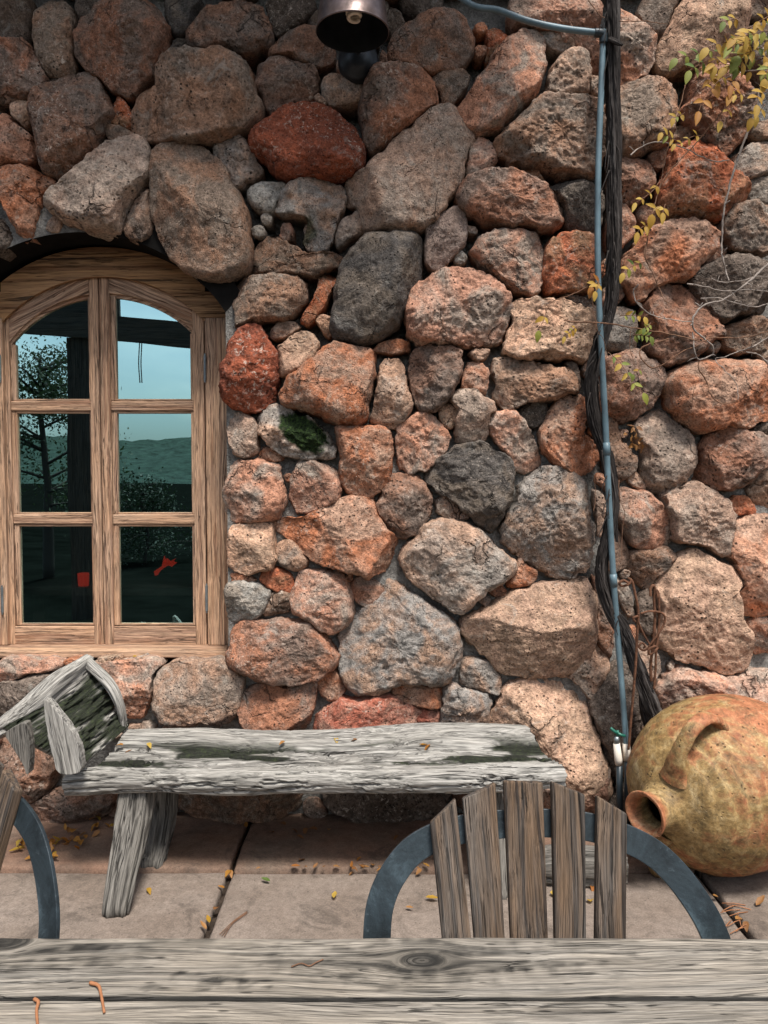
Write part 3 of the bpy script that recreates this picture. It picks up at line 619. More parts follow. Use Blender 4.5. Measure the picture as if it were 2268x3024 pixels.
def stone(poly, cls, N=None, flat=.5):
    """one fieldstone: outline (x,z) in metres, domed out of the mortar, chipped by facets and roughened"""
    k = _si[0]; _si[0] += 1; r = np.random.default_rng(100 + k)
    P = np.asarray(poly, float); A, _ = area2(P); size = math.sqrt(A)
    ang = r.uniform() < .6
    P = chaikin(P, 1 if ang or size < .1 else 2, ang)
    if N is None: N = int(np.clip(size * 420, 48, 144))
    Mr = max(10, int(N * .27)); B = resample(P, N); _, c = area2(B)
    B = B + (.012 * min(1, size / .25)) * np.stack([fbm(np.stack([B[:, 0], B[:, 1], 0 * B[:, 0]], 1) * 13 + 3.1 * k + i * 40, 3) for i in (0, 1)], 1)
    B = c + (B - c) * (1.02 + .016 / size)
    OUTL.append(B)
    t = (np.arange(1, Mr + 1) / Mr) ** .85
    H = float(np.clip(.46 * size, .042, .15)) * r.uniform(.85, 1.15)
    X = c[0] + (B[:, None, 0] - c[0]) * t[None, :]; Z = c[1] + (B[:, None, 1] - c[1]) * t[None, :]
    X = np.concatenate([X.ravel(), [c[0]]]); Z = np.concatenate([Z.ravel(), [c[1]]]); T = np.concatenate([np.tile(t, N), [0]])
    kk = r.uniform(6.0, 12.0) if ang else r.uniform(3.2, 5.5); h = H * np.clip(1 - T ** kk, 0, 1) ** (1 / 2.2)
    lx, lz = X - c[0], Z - c[1]
    for _ in range(r.integers(5, 10) if ang else r.integers(3, 6)):                       # broken faces
        ph = r.uniform(0, 2 * math.pi); face = _ < 3; tau = r.uniform(.10, .50) if face else r.uniform(.55, 1.1)
        ext = ((B[:, 0] - c[0]) * math.cos(ph) + (B[:, 1] - c[1]) * math.sin(ph)).max()
        d = (H * r.uniform(.78, .98) + r.uniform(-.1, .25) * ext * math.sin(tau)) * math.cos(tau) if face else r.uniform(.55, .82) * ext * math.sin(tau) + r.uniform(.7, .95) * H * math.cos(tau)
        pl = (d - (math.cos(ph) * lx + math.sin(ph) * lz) * math.sin(tau)) / math.cos(tau)
        s = .0045; m = np.clip(.5 + .5 * (pl - h) / s, 0, 1); h = pl * (1 - m) + h * m - s * m * (1 - m)
    h = np.maximum(h, -.05)
    seed = r.uniform(-50, 50, 3)
    h = h + H * .16 * fbm(np.stack([X, Z, 0 * X], 1) * (1.1 / size) + seed, 2) * np.clip(1 - T ** 4, 0, 1)
    Dm = 3.445
    V = np.stack([X, Dm - h, Z], 1)
    # normals of the ring grid
    G = V[:-1].reshape(N, Mr, 3); du = np.roll(G, -1, 0) - np.roll(G, 1, 0); dv = np.gradient(G, axis=1)
    nn = np.cross(du, dv); nn /= np.linalg.norm(nn, axis=2)[:, :, None] + 1e-12
    if nn[:, :, 1].mean() > 0: nn = -nn
    nn = np.concatenate([nn.reshape(-1, 3), [[0, -1, 0]]])
    rk = r.uniform(.6, 1.25); q = V + seed
    sfac = min(1.0, size / .22)
    d = .0065 * sfac * fbm(q * 9, 3) + .0062 * rk * sfac * (ridged(q * 17, 3) - 1.0) + .0036 * rk * fbm(q * 62, 3, .65)
    d -= .010 * rk * sfac * np.clip(pnoise(q * 30 + 5) - .34, 0, 1) * 2
    V = V + nn * d[:, None]
    back = V[:-1].reshape(N, Mr, 3)[:, -1].copy(); back2 = back.copy(); back2[:, 1] = Dm + .09
    back2[:, [0, 2]] = c + (back2[:, [0, 2]] - c) * .94
    nV = len(V); V = np.vstack([V, back2]); F = []
    q4 = gridfaces(N, Mr, True); idx = np.arange(N); idn = (idx + 1) % N
    sk = np.stack([idx * Mr + Mr - 1, idn * Mr + Mr - 1, nV + idn, nV + idx], 1)
    ctr = np.stack([idx * Mr, np.full(N, nV - 1), np.full(N, nV - 1), idn * Mr], 1)
    # centre fan as triangles
    F = np.vstack([q4, sk]).tolist() + [[int(a), nV - 1, int(b)] for a, b in zip(idx * Mr, idn * Mr)]
    F = [f[::-1] for f in F]
    at = None
    o = mk('stone', V, F, M['stone'], wall, True, at)
    b, t2 = COL[cls]; j = r.uniform(.86, 1.14); w = r.uniform(-.05, .05)
    o.color = (b[0] * j * (1 + w), b[1] * j, b[2] * j * (1 - w), 1)
    o['tint'] = [t2[0] * j, t2[1] * j, t2[2] * j]
    return o, V, T
MOSSY = None
for ln in STONES.strip().split('\n'):
    hd, ps = ln.split('|'); cr, cls = hd.split()
    P = []
    for x, y in pts(ps):
        u, v = px(cr, x, y); w = onD(u, v, 3.395); P.append((w.x, w.z))
    low0 = min(p[1] for p in P)
    if max(p[1] for p in P) < .09: P = [(x, z - low0 + .012) for x, z in P]
    P = [(x, max(z, .012)) for x, z in P]
    o, V, T = stone(P, cls)
    if ps.startswith('340,1100 370,1050'):                  # the stone with a cushion of moss
        m = onD(*px('E4', 610, 1190), 3.34); n = len(o.data.vertices)
        dx, dz = V[:, 0] - m.x, V[:, 2] - m.z; d = np.hypot((dx * .78 - dz * .62) * .62, (dx * .62 + dz * .78) * 1.05)
        ms = sstep(.082, .066, d + .014 * fbm(V * 24, 3)); at = o.data.attributes.new('moss', 'FLOAT', 'POINT'); at.data.foreach_set('value', ms.astype(np.float32))
    if ps.startswith('320,1130 400,1090'):                  # dark crusty growth
        m = onD(*px('B', 400, 1400), 3.34); d = np.hypot(V[:, 0] - m.x, V[:, 2] - m.z)
        ms = sstep(.07, .045, d + .02 * fbm(V * 30, 3)) * .8; at = o.data.attributes.new('moss', 'FLOAT', 'POINT'); at.data.foreach_set('value', ms.astype(np.float32))

# window geometry (shared by the opening in the wall and the joinery)
WD = 3.60
def circ3(a, b, c):
    (x1, y1), (x2, y2), (x3, y3) = a, b, c
    d = 2 * (x1 * (y2 - y3) + x2 * (y3 - y1) + x3 * (y1 - y2))
    ux = ((x1 ** 2 + y1 ** 2) * (y2 - y3) + (x2 ** 2 + y2 ** 2) * (y3 - y1) + (x3 ** 2 + y3 ** 2) * (y1 - y2)) / d
    uy = ((x1 ** 2 + y1 ** 2) * (x3 - x2) + (x2 ** 2 + y2 ** 2) * (x1 - x3) + (x3 ** 2 + y3 ** 2) * (x2 - x1)) / d
    return ux, uy, math.hypot(x1 - ux, y1 - uy)
def wp(u, v, D=WD): p = onD(u, v, D); return (p.x, p.z)
ic = circ3(wp(4, 953), wp(300, 817), wp(606, 951)); oc = circ3(wp(0, 842), wp(289, 736), wp(588, 835))
WCX = .5 * (wp(4, 953)[0] + wp(606, 951)[0])
sc_ = circ3(wp(0, 742, 3.42), wp(271, 686, 3.42), wp(588, 828, 3.42))     # stone arch
def arcz(c, x): return c[1] + math.sqrt(max(0, c[2] ** 2 - (x - c[0]) ** 2))
SILLZ = wp(300, 1943, 3.50)[1]
OPX0, OPX1 = 2 * WCX - wp(690, 1200)[0] - .02, wp(672, 1200, 3.45)[0]
def in_open(x, z): return OPX0 - .03 < x < OPX1 + .02 and SILLZ - .01 < z < max(arcz(sc_, min(max(x, OPX0), OPX1)), wp(600, 890)[1]) + .035
# loose fieldstones carrying the wall on beyond what the photograph shows
fr_ = np.random.default_rng(21); xs0, xs1 = onD(0, 1500, 3.395).x, onD(2268, 1500, 3.395).x
zt = onD(1100, 0, 3.395).z
cls_all = ['br', 'gb', 'bo', 'ob', 'bf', 'gr', 'dk', 'or', 'dg', 'ob', 'br']
row = 0; z = .14
while z < 4.0:
    x = -3.1 + (row % 2) * .16
    while x < 3.0:
        w, hh = fr_.uniform(.26, .36), fr_.uniform(.22, .30)
        cx_, cz_ = x + w / 2, z + fr_.uniform(-.03, .03)
        inside = (xs0 - .17 < cx_ < xs1 + .17 and cz_ < zt + .10) or (cx_ > xs0 - .35 and cx_ < xs0 and 1.0 < cz_ < 2.5 and False)
        if not inside and not (OPX0 - .16 < cx_ < OPX1 and SILLZ - .12 < cz_ < arcz(sc_, min(max(cx_, OPX0), OPX1)) + .13):
            th = np.linspace(0, 2 * math.pi, 9, endpoint=False) + fr_.uniform(0, 1); rr = fr_.uniform(.82, 1.08, 9)
            stone([(cx_ + w * .54 * rr[i] * math.cos(th[i]), max(.012, cz_ + hh * .56 * rr[i] * math.sin(th[i]))) for i in range(9)], random.choice(cls_all), 44)
        x += w * 1.02
    z += .262; row += 1
# small chinking stones pushed into the wider joints
def clearance(p):
    best = 9.
    for B in OUTL:
        if (B[:, 0].min() - .05 < p[0] < B[:, 0].max() + .05) and (B[:, 1].min() - .05 < p[1] < B[:, 1].max() + .05):
            Q = np.roll(B, -1, 0); c_ = ((B[:, 1] > p[1]) != (Q[:, 1] > p[1])) & (p[0] < (Q[:, 0] - B[:, 0]) * (p[1] - B[:, 1]) / (Q[:, 1] - B[:, 1] + 1e-12) + B[:, 0])
            if c_.sum() % 2: return -1
            best = min(best, np.hypot(B[:, 0] - p[0], B[:, 1] - p[1]).min())
    return best
cand = fr_.uniform((xs0, .05), (xs1, zt), (5000, 2)); nchip = 0
for p in cand:
    if nchip >= 70: break
    if in_open(p[0] + .0, p[1]) or in_open(p[0] - .04, p[1]): continue
    d_ = clearance(p)
    if .011 < d_ < .045:
        w = min(d_ * 1.15, .032); th = np.linspace(0, 2 * math.pi, 7, endpoint=False) + fr_.uniform(0, 1); rr = fr_.uniform(.7, 1.2, 7); st_ = fr_.uniform(.8, 1.5); a_ = fr_.uniform(0, 3.14)
        e_ = np.stack([np.cos(th) * rr * w * st_, np.sin(th) * rr * w], 1); ca_, sa_ = math.cos(a_), math.sin(a_)
        o, V, T = stone(e_ @ np.array([[ca_, sa_], [-sa_, ca_]]) + p, ['ob', 'bf', 'or', 'lg', 'bf', 'gr'][nchip % 6], 36); o.name = 'chinking_stone'; nchip += 1
# mortar bed: rough sheet with the window opening left out
gx = np.arange(-3.2, 3.2, .028); gz = np.arange(-.05, 4.25, .028)
XX, ZZ = np.meshgrid(gx, gz, indexing='ij'); Pm = np.stack([XX.ravel(), 0 * XX.ravel(), ZZ.ravel()], 1)
Dm_ = 3.456 + .075 * sstep(1.55, 2.4, Pm[:, 2]) + .030 * fbm(Pm * 5, 3) + .012 * fbm(Pm * 22, 2)
Vm = np.stack([Pm[:, 0], Dm_, Pm[:, 2]], 1); Fm = gridfaces(len(gx), len(gz))
cen = Vm[Fm].mean(1); keep = np.array([not in_open(a, b) for a, b in zip(cen[:, 0], cen[:, 2])])
mk('mortar', Vm, Fm[keep][:, ::-1], M['mortar'], wall, True)
# dark-lined reveal round the opening; right arch flange darkened as a shaded gap
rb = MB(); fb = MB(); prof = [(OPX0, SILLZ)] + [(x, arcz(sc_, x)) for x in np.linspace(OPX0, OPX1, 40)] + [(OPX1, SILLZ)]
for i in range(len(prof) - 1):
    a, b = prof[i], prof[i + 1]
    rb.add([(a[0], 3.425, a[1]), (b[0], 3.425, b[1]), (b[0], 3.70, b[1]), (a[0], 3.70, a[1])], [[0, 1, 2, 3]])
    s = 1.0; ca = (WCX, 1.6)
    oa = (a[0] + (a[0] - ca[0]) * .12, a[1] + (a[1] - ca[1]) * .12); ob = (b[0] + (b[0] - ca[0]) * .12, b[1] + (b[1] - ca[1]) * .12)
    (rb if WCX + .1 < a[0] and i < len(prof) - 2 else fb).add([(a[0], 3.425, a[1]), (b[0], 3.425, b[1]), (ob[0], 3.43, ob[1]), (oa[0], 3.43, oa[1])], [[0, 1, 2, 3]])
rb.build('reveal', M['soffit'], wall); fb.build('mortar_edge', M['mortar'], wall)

# ------------------------------------------------------------------ paving
pav = mk('paving', *(lambda: ([(-8, -.9, -.03), (8, -.9, -.03), (8, 3.6, -.03), (-8, 3.6, -.03)], [[0, 1, 2, 3]]))(), M['joint'], None, False); tag(pav, kind='structure')
ORG[pav] = Vector((0, 0, 0))
def slab(x0, x1, y0, y1, top, mat, name, jag=.004):
    nx, ny = max(2, int((x1 - x0) / .05)), max(2, int((y1 - y0) / .05))
    b = .012
    xs = np.concatenate([[x0, x0 + b * .4, x0 + b], np.linspace(x0 + b, x1 - b, nx)[1:-1], [x1 - b, x1 - b * .4, x1]])
    ys = np.concatenate([[y0, y0 + b * .4, y0 + b], np.linspace(y0 + b, y1 - b, ny)[1:-1], [y1 - b, y1 - b * .4, y1]])
    X, Y = np.meshgrid(xs, ys, indexing='ij'); d = np.minimum(np.minimum(X - x0, x1 - X), np.minimum(Y - y0, y1 - Y))
    q = np.stack([X.ravel(), Y.ravel(), 0 * X.ravel() + top * 40], 1)
    Z = top - .008 * (1 - np.clip(d / b, 0, 1)) ** 2 + (.0025 * fbm(q * 3, 3) + .0010 * fbm(q * 30, 2)).reshape(X.shape)
    edge = (d < b * .9); wob = jag * fbm(q * 7, 3).reshape(X.shape); wob2 = jag * fbm(q * 7 + 40, 3).reshape(X.shape)
    X = X + edge * wob; Y = Y + edge * wob2
    V = np.stack([X.ravel(), Y.ravel(), Z.ravel()], 1); nx_, ny_ = X.shape; F = gridfaces(nx_, ny_).tolist()
    rim = [i * ny_ for i in range(nx_)] + [(nx_ - 1) * ny_ + j for j in range(1, ny_)] + [i * ny_ + ny_ - 1 for i in range(nx_ - 2, -1, -1)] + [j for j in range(ny_ - 2, 0, -1)]
    bV = V[rim].copy(); bV[:, 2] = -.028; n0 = len(V); V = np.vstack([V, bV]); m = len(rim)
    F += [[rim[k], n0 + k, n0 + (k + 1) % m, rim[(k + 1) % m]] for k in range(m)]
    return mk(name, V, F, mat, pav, True)
JX = [-4.295, -2.45, -.605, 1.24, 3.085, 4.93]; g = .011
YS = [2.965, 1.45, -.1, -.8]
for i in range(5):
    slab(JX[i] + g, JX[i + 1] - g, 2.965 + .004, 3.55, .016, M['slabB'], 'flagstone', .006)
    for j in range(3):
        slab(JX[i] + g, JX[i + 1] - g, YS[j + 1] + g * .6, YS[j] - .004, (0, .002, -.001, .006, 0)[i], M['slabA'], 'paving_slab')

# ------------------------------------------------------------------ arched window
zb = wp(300, 1905)[1]
win = thing('arched_window', (WCX, WD, zb), 'arched pine casement window with six panes set in the stone wall', 'window')
x690 = wp(690, 938)[0]; zJ = wp(650, 938)[1]; xl690 = 2 * WCX - x690
xi0, xi1 = 2 * WCX - wp(606, 951)[0], wp(606, 951)[0]
arc = [(x, arcz(ic, x)) for x in np.linspace(xi0, xi1, 33)]
outer = [(x, arcz(oc, x) + .012) for x in np.linspace(xi1 + .0, xi0, 33)]
head = [(xi0, zJ)] + arc + [(xi1, zJ), (x690, zJ), (x690, wp(690, 880)[1])] + outer + [(xl690, wp(690, 880)[1]), (xl690, zJ)]
# header board: strip between the two arches, built as quads so that it shades cleanly
xsH = np.linspace(xi0, xi1, 49); hb = MB()
for a, b in zip(xsH[:-1], xsH[1:]):
    la, lb, ta, tb = arcz(ic, a), arcz(ic, b), max(arcz(oc, a), wp(600, 868)[1]) + .01, max(arcz(oc, b), wp(600, 868)[1]) + .01
    hb.add([(a, WD, la), (b, WD, lb), (b, WD, tb), (a, WD, ta), (a, WD + .07, la), (b, WD + .07, lb)], [[0, 1, 2, 3], [0, 4, 5, 1]])
for s in (0, 1):
    a, b = (xi1, x690) if s else (xl690, xi0)
    hb.add([(a, WD, zJ), (b, WD, zJ), (b, WD, wp(600, 868)[1] + .01), (a, WD, wp(600, 868)[1] + .01), (a, WD + .07, zJ), (b, WD + .07, zJ)], [[0, 1, 2, 3], [0, 4, 5, 1]])
mk('arched_header', hb.v, hb.f, M['header'], win, False, {'gv': grainv(hb.v, (1, 0, .02))})
def board(name, x0, x1, z0, z1, y0, y1, mat, parent, along, bev=.003):
    m = MB(); m.box(x0, x1, y0, y1, z0, z1); o = mk(name, m.v, m.f, mat, parent, False, {'gv': grainv(m.v, along)}); return bevel(o, bev)
H_, V_ = (1, 0, 0), (0, 0, 1)
xR0, xR1 = wp(609, 1400)[0], wp(694, 1400)[0]
board('jamb', xR0, xR1, zb, zJ - .002, WD - .002, WD + .09, M['pine'], win, V_)
board('jamb', 2 * WCX - xR1, 2 * WCX - xR0, zb, zJ - .002, WD - .002, WD + .09, M['pine'], win, V_)
board('sill', 2 * WCX - wp(672, 1920, 3.5)[0] - .02, wp(668, 1920, 3.5)[0], SILLZ, zb - .002, 3.495, WD + .10, M['pine'], win, H_, .006)
YS0 = WD + .022                                              # casement face set back behind the frame
def casement(u0, u1, b0, b1, gl0, gl1):
    """u0..u1 outer edges, b0/b1 inner edges of stiles, gl0/gl1 edges of the glass, photo pixels"""
    f = lambda u: wp(u, 1400, YS0)[0]; fz = lambda v: wp(300, v, YS0)[1]
    xa, xb, sa, sb, ga, gb = f(u0), f(u1), f(b0), f(b1), f(gl0), f(gl1)
    top = lambda x: arcz(ic, x) + .006
    rw = .072                                                 # arched rail
    rail = lambda x: arcz((ic[0], ic[1], ic[2] - rw), x) if abs(x - ic[0]) < ic[2] - rw - .01 else fz(960)
    zr0, zr1 = fz(1903), fz(1850)
    # the casement itself carries its pieces: bottom rail is the piece that holds the others
    root = MB(); root.box(sa - .004, sb + .004, YS0, YS0 + .036, zr0, zr1)
    cs = mk('casement', root.v, root.f, M['pine'], win, False, {'gv': grainv(root.v, H_)}); bevel(cs, .003)
    def stile(x0, x1):
        xs = np.linspace(x0, x1, 5); P = [(x0, zr0), (x1, zr0)] + [(x, top(x)) for x in xs[::-1]]
        prism('stile', P, YS0 - .002, YS0 + .036, M['pine'], cs, grain=(0, 1), bev=.003)
    stile(xa, sa); stile(sb, xb)
    n = 16; xs = np.linspace(sa, sb, n)
    P = [(x, rail(x)) for x in xs] + [(x, top(x)) for x in xs[::-1]]
    s = (top(sb) - top(sa)) / (sb - sa)
    prism('arched_rail', P, YS0, YS0 + .036, M['pine'], cs, grain=(1 / math.hypot(1, s), s / math.hypot(1, s)), bev=.003)
    rows = [(fz(1183), None), (fz(1519), fz(1214)), (fz(1848), fz(1549))]
    for v0, v1 in ((1184, 1213), (1519, 1548)):
        board('muntin', sa, sb, fz(v1), fz(v0), YS0 + .003, YS0 + .036, M['pine'], cs, H_, .005)
    yg = YS0 + .024
    for k, (z0, z1) in enumerate(rows):
        if z1 is None:
            xs = np.linspace(ga, gb, 14); tp = [(x, rail(x) - .012) for x in xs[::-1]]; P = [(ga, z0), (gb, z0)] + tp
            bP = [(x, rail(x) + .002) for x in np.linspace(sa, sb, 14)]
            iP = [(x, rail(x) - .016) for x in np.linspace(sa, sb, 14)]
            prism('glazing_bead', bP + iP[::-1], YS0 + .012, YS0 + .034, M['pine'], cs, grain=(.95, .3))
            zt0, zt1 = rail(sa) - .01, rail(sb) - .01
        else:
            P = [(ga, z0), (gb, z0), (gb, z1), (ga, z1)]; zt0 = zt1 = z1
            board('glazing_bead', sa, sb, z1 - .010, z1 + .001, YS0 + .012, YS0 + .034, M['pine'], cs, H_, .002)
        board('glazing_bead', sa - .001, ga, z0, zt0, YS0 + .010, YS0 + .034, M['pine'], cs, V_, .003)
        board('glazing_bead', gb, sb + .001, z0, zt1, YS0 + .010, YS0 + .034, M['pine'], cs, V_, .003)
        board('glazing_bead', sa, sb, z0 - .001, z0 + .009, YS0 + .012, YS0 + .034, M['pine'], cs, H_, .002)
        e = .006; PP = [(p[0] + (-e if p[0] < (ga + gb) / 2 else e), p[1]) for p in P]
        prism('glass_pane', PP, yg, yg + .004, M['glass'], cs)
    return cs
casement(5, 298, 35, 271, 51, 265); casement(301, 606, 330, 573, 346, 564)
for u, v0, v1 in ((606, 1050, 1125), (611, 1728, 1804), (1, 1050, 1125), (8, 1733, 1808)):
    p = wp(u, v0)[0]; z1, z0 = wp(u, v0)[1], wp(u, v1)[1]; m = MB()
    for k in range(3):
        a = z0 + (z1 - z0) * k / 3; m.tube([(p, WD - .008, a + .001), (p, WD - .008, a + (z1 - z0) / 3 - .001)], .0065, 10)
    m.tube([(p, WD - .008, z0 - .008), (p, WD - .008, z1 + .008)], .004, 8); m.build('hinge', M['hinge'], win)
# the dim room behind the glass
rm = MB(); x0, x1, y0, y1, z0, z1 = -3.4, .6, 3.72, 7.2, .0, 3.2
rm.add([(x0, y0, z0), (x1, y0, z0), (x1, y1, z0), (x0, y1, z0), (x0, y0, z1), (x1, y0, z1), (x1, y1, z1), (x0, y1, z1)],
       [[0, 1, 2, 3], [4, 7, 6, 5], [1, 5, 6, 2], [2, 6, 7, 3], [3, 7, 4, 0]])
fx0, fx1, fz0 = xl690 - .02, x690 + .02, zb - .02      # wall of the room round the window
rm.add([(x0, y0, z0), (fx0, y0, z0), (fx0, y0, z1), (x0, y0, z1)], [[0, 1, 2, 3]]); rm.add([(fx1, y0, z0), (x1, y0, z0), (x1, y0, z1), (fx1, y0, z1)], [[0, 1, 2, 3]])
rm.add([(fx0, y0, z0), (fx1, y0, z0), (fx1, y0, fz0), (fx0, y0, fz0)], [[0, 1, 2, 3]]); rm.add([(fx0, y0, 2.55), (fx1, y0, 2.55), (fx1, y0, z1), (fx0, y0, z1)], [[0, 1, 2, 3]])
tag(rm.build('room', M['room']), kind='structure')
def D_(u, v, D): return onD(u, v, D)
# table inside with a red candle pot and a red paper flower, both given added glow
it = thing('indoor_table', (D_(390, 1700, 4.1).x, 4.15, 0), 'dim wooden table standing behind the lower window panes', 'table')
zt_ = D_(300, 1715, 4.0).z - .03; m = MB(); m.box(-1.9, -.85, 3.95, 4.5, zt_ - .04, zt_); m.build('tabletop', M['roomwood'], it)
for a in (-1.84, -.92):
    for b in (4.0, 4.42): m = MB(); m.box(a, a + .06, b, b + .06, .001, zt_ - .04); m.build('leg', M['roomwood'], it)
c = D_(246, 1685, 4.02); r_ = .030
th = np.linspace(0, 2 * math.pi, 25)[:-1]; Vc = [(c.x + r_ * math.cos(a) * k, c.y + r_ * math.sin(a) * k, z) for z, k in ((zt_ + .001, .86), (zt_ + .008, .9), (zt_ + .062, 1.0), (zt_ + .068, .95)) for a in th]
Fc = [[i * 24 + j, i * 24 + (j + 1) % 24, (i + 1) * 24 + (j + 1) % 24, (i + 1) * 24 + j] for i in range(3) for j in range(24)] + [list(range(24))[::-1], list(range(72, 96))]
tag(mk('candle_pot', Vc, Fc, M['red'], None, True, origin=(c.x, c.y, zt_ + .001)), 'small red candle pot seen through the lower left pane', 'candle pot')
fl = [D_(*px('G4', x, y), 4.05) for x, y in pts('1015,885 1010,855 1060,820 1075,755 1085,800 1090,770 1115,790 1150,770 1130,790 1155,800 1125,825 1100,815 1050,850 1030,880')]
fv = [(p.x, 4.04, p.z) for p in fl] + [(p.x, 4.055, p.z) for p in fl]; n = len(fl)
fo = mk('paper_flower', fv, [list(range(n)), list(range(n, 2 * n))[::-1]] + [[i, i + n, (i + 1) % n + n, (i + 1) % n] for i in range(n)], M['red'], None, False, origin=(fl[0].x, 4.05, fl[0].z))
tag(fo, 'jagged red paper flower with an added faint glow behind the lower right pane', 'ornament')

# ------------------------------------------------------------------ driftwood bench
bx0, bx1 = onZ(165, 2318, .435).x, onZ(1690, 2318, .435).x
BF, BB = 2.83, 3.285                                           # front and back edge of the seat
bench = thing('driftwood_bench', ((bx0 + bx1) / 2, 3.05, 0.016), 'silvered driftwood bench with mossy cracked seat and pointed end stakes', 'bench')
def seat():
    nu, nv = 520, 150
    u = np.linspace(0, 1, nu); v = np.linspace(0, 1, nv)          # v runs round the section: front bottom, front, top, back, bottom
    U, Vv = np.meshgrid(u, v, indexing='ij')
    # section outline (y 0..1 front to back, z), counter-clockwise
    sec = np.array([(.30, -.075), (.06, -.078), (.0, -.055), (-.015, -.02), (.03, .004), (.12, .010), (.25, .004), (.42, .0), (.56, .006), (.68, .022), (.80, .040), (.90, .044), (.97, .034), (1.0, .010), (.985, -.03), (.92, -.06), (.6, -.07), (.30, -.075)])
    S = smooth_line(sec, nv)
    yy = S[:, 0][None, :].repeat(nu, 0); zz = S[:, 1][None, :].repeat(nu, 0)
    xl = bx0 - .01 + .05 * sstep(.2, .35, yy) + .07 * yy; xr = bx1 - .08 * sstep(.1, 1., yy)
    # right end runs back and in
    X = xl + (xr - xl) * U
    wav = .018 * np.sin(X * 3.1 + 1) + .012 * np.sin(X * 7.3)
    Y = BF + (BB - BF) * yy + wav * np.where(yy < .5, -1, .6) * (np.abs(yy - .5) * 2) ** 2
    Z = .440 + zz + .010 * np.sin(X * 2.3 + .6) + .010 * np.sin(X * 5.1) * (yy > .6)
    q = np.stack([X.ravel(), Y.ravel(), Z.ravel()], 1)
    gq = q * np.array([2.4, 32, 32]); gq[:, 1] += 1.3 * fbm(q * np.array([2.2, 3, 3]), 3)
    crack = np.clip((ridged(gq, 3, .6) - 1.28) * 2.2, 0, 1)                      # sharp long splits
    fine = fbm(q * np.array([6, 95, 95]), 3)
    top = (S[:, 1] > -.03)[None, :].repeat(nu, 0).ravel().astype(float)
    yv = yy.ravel(); mid = sstep(.14, .26, yv) * sstep(.74, .60, yv)
    frontband = sstep(.30, .05, yv); backs = sstep(.62, .78, yv)
    deep = (mid * 1.0 + frontband * .55 + backs * .12)
    nz = np.zeros_like(q); T = np.gradient(np.stack([yy * (BB - BF), zz], -1), axis=1).reshape(-1, 2)
    nrm = np.stack([0 * T[:, 0], -T[:, 1], T[:, 0]], 1); nrm /= np.linalg.norm(nrm, axis=1)[:, None] + 1e-9
    d = -.030 * crack * deep + .0035 * fine * (.4 + deep) + .008 * fbm(q * np.array([3, 9, 9]), 3) * (.5 + deep) - .010 * mid * top
    # knot holes in the smooth back log
    for hu, hv in ((660, 2153), (1143, 2163)):
        c = onZ(hu, hv, .475); e = np.hypot((q[:, 0] - c.x) / 1.0 / .055, (q[:, 1] - c.y) / .016); d -= .035 * sstep(1.15, .55, e) * (nrm[:, 2] > .2)
    P = q + nrm * d[:, None]
    P[:, 0] += (.010 * fbm(q * np.array([0, 40, 40]) + 3, 3)) * (sstep(.985, 1, U.ravel()) + sstep(.015, 0, U.ravel()))
    cav = np.clip(crack * deep * 2.2 + .75 * mid * sstep(-.35, .35, fine + .5 * fbm(q * np.array([3, 20, 20]), 2)), 0, 1) * top
    for hu, hv in ((660, 2153), (1143, 2163)):
        c = onZ(hu, hv, .475); e = np.hypot((q[:, 0] - c.x) / .055, (q[:, 1] - c.y) / .016); cav = np.maximum(cav, sstep(1.05, .7, e))
    mo = mid * sstep(-.02, .16, fbm(q * np.array([2.6, 12, 12]) + 7, 4)) * (nrm[:, 2] > .1)
    F = gridfaces(nu, nv).tolist(); n0 = len(P)
    F += [[j for j in range(nv - 1)][::-1], [(nu - 1) * nv + j for j in range(nv - 1)]]
    # fibre coordinates bent round the knots
    gv = q * np.array([1, 1, 1.0]); gv[:, 1] += .012 * fbm(q * np.array([2.2, 3, 3]), 3)
    o = mk('seat_plank', P, [f[::-1] for f in F], M['bench'], bench, True, {'gv': gv + 3.3, 'moss': mo * .95, 'cav': cav})
    return o
seat()
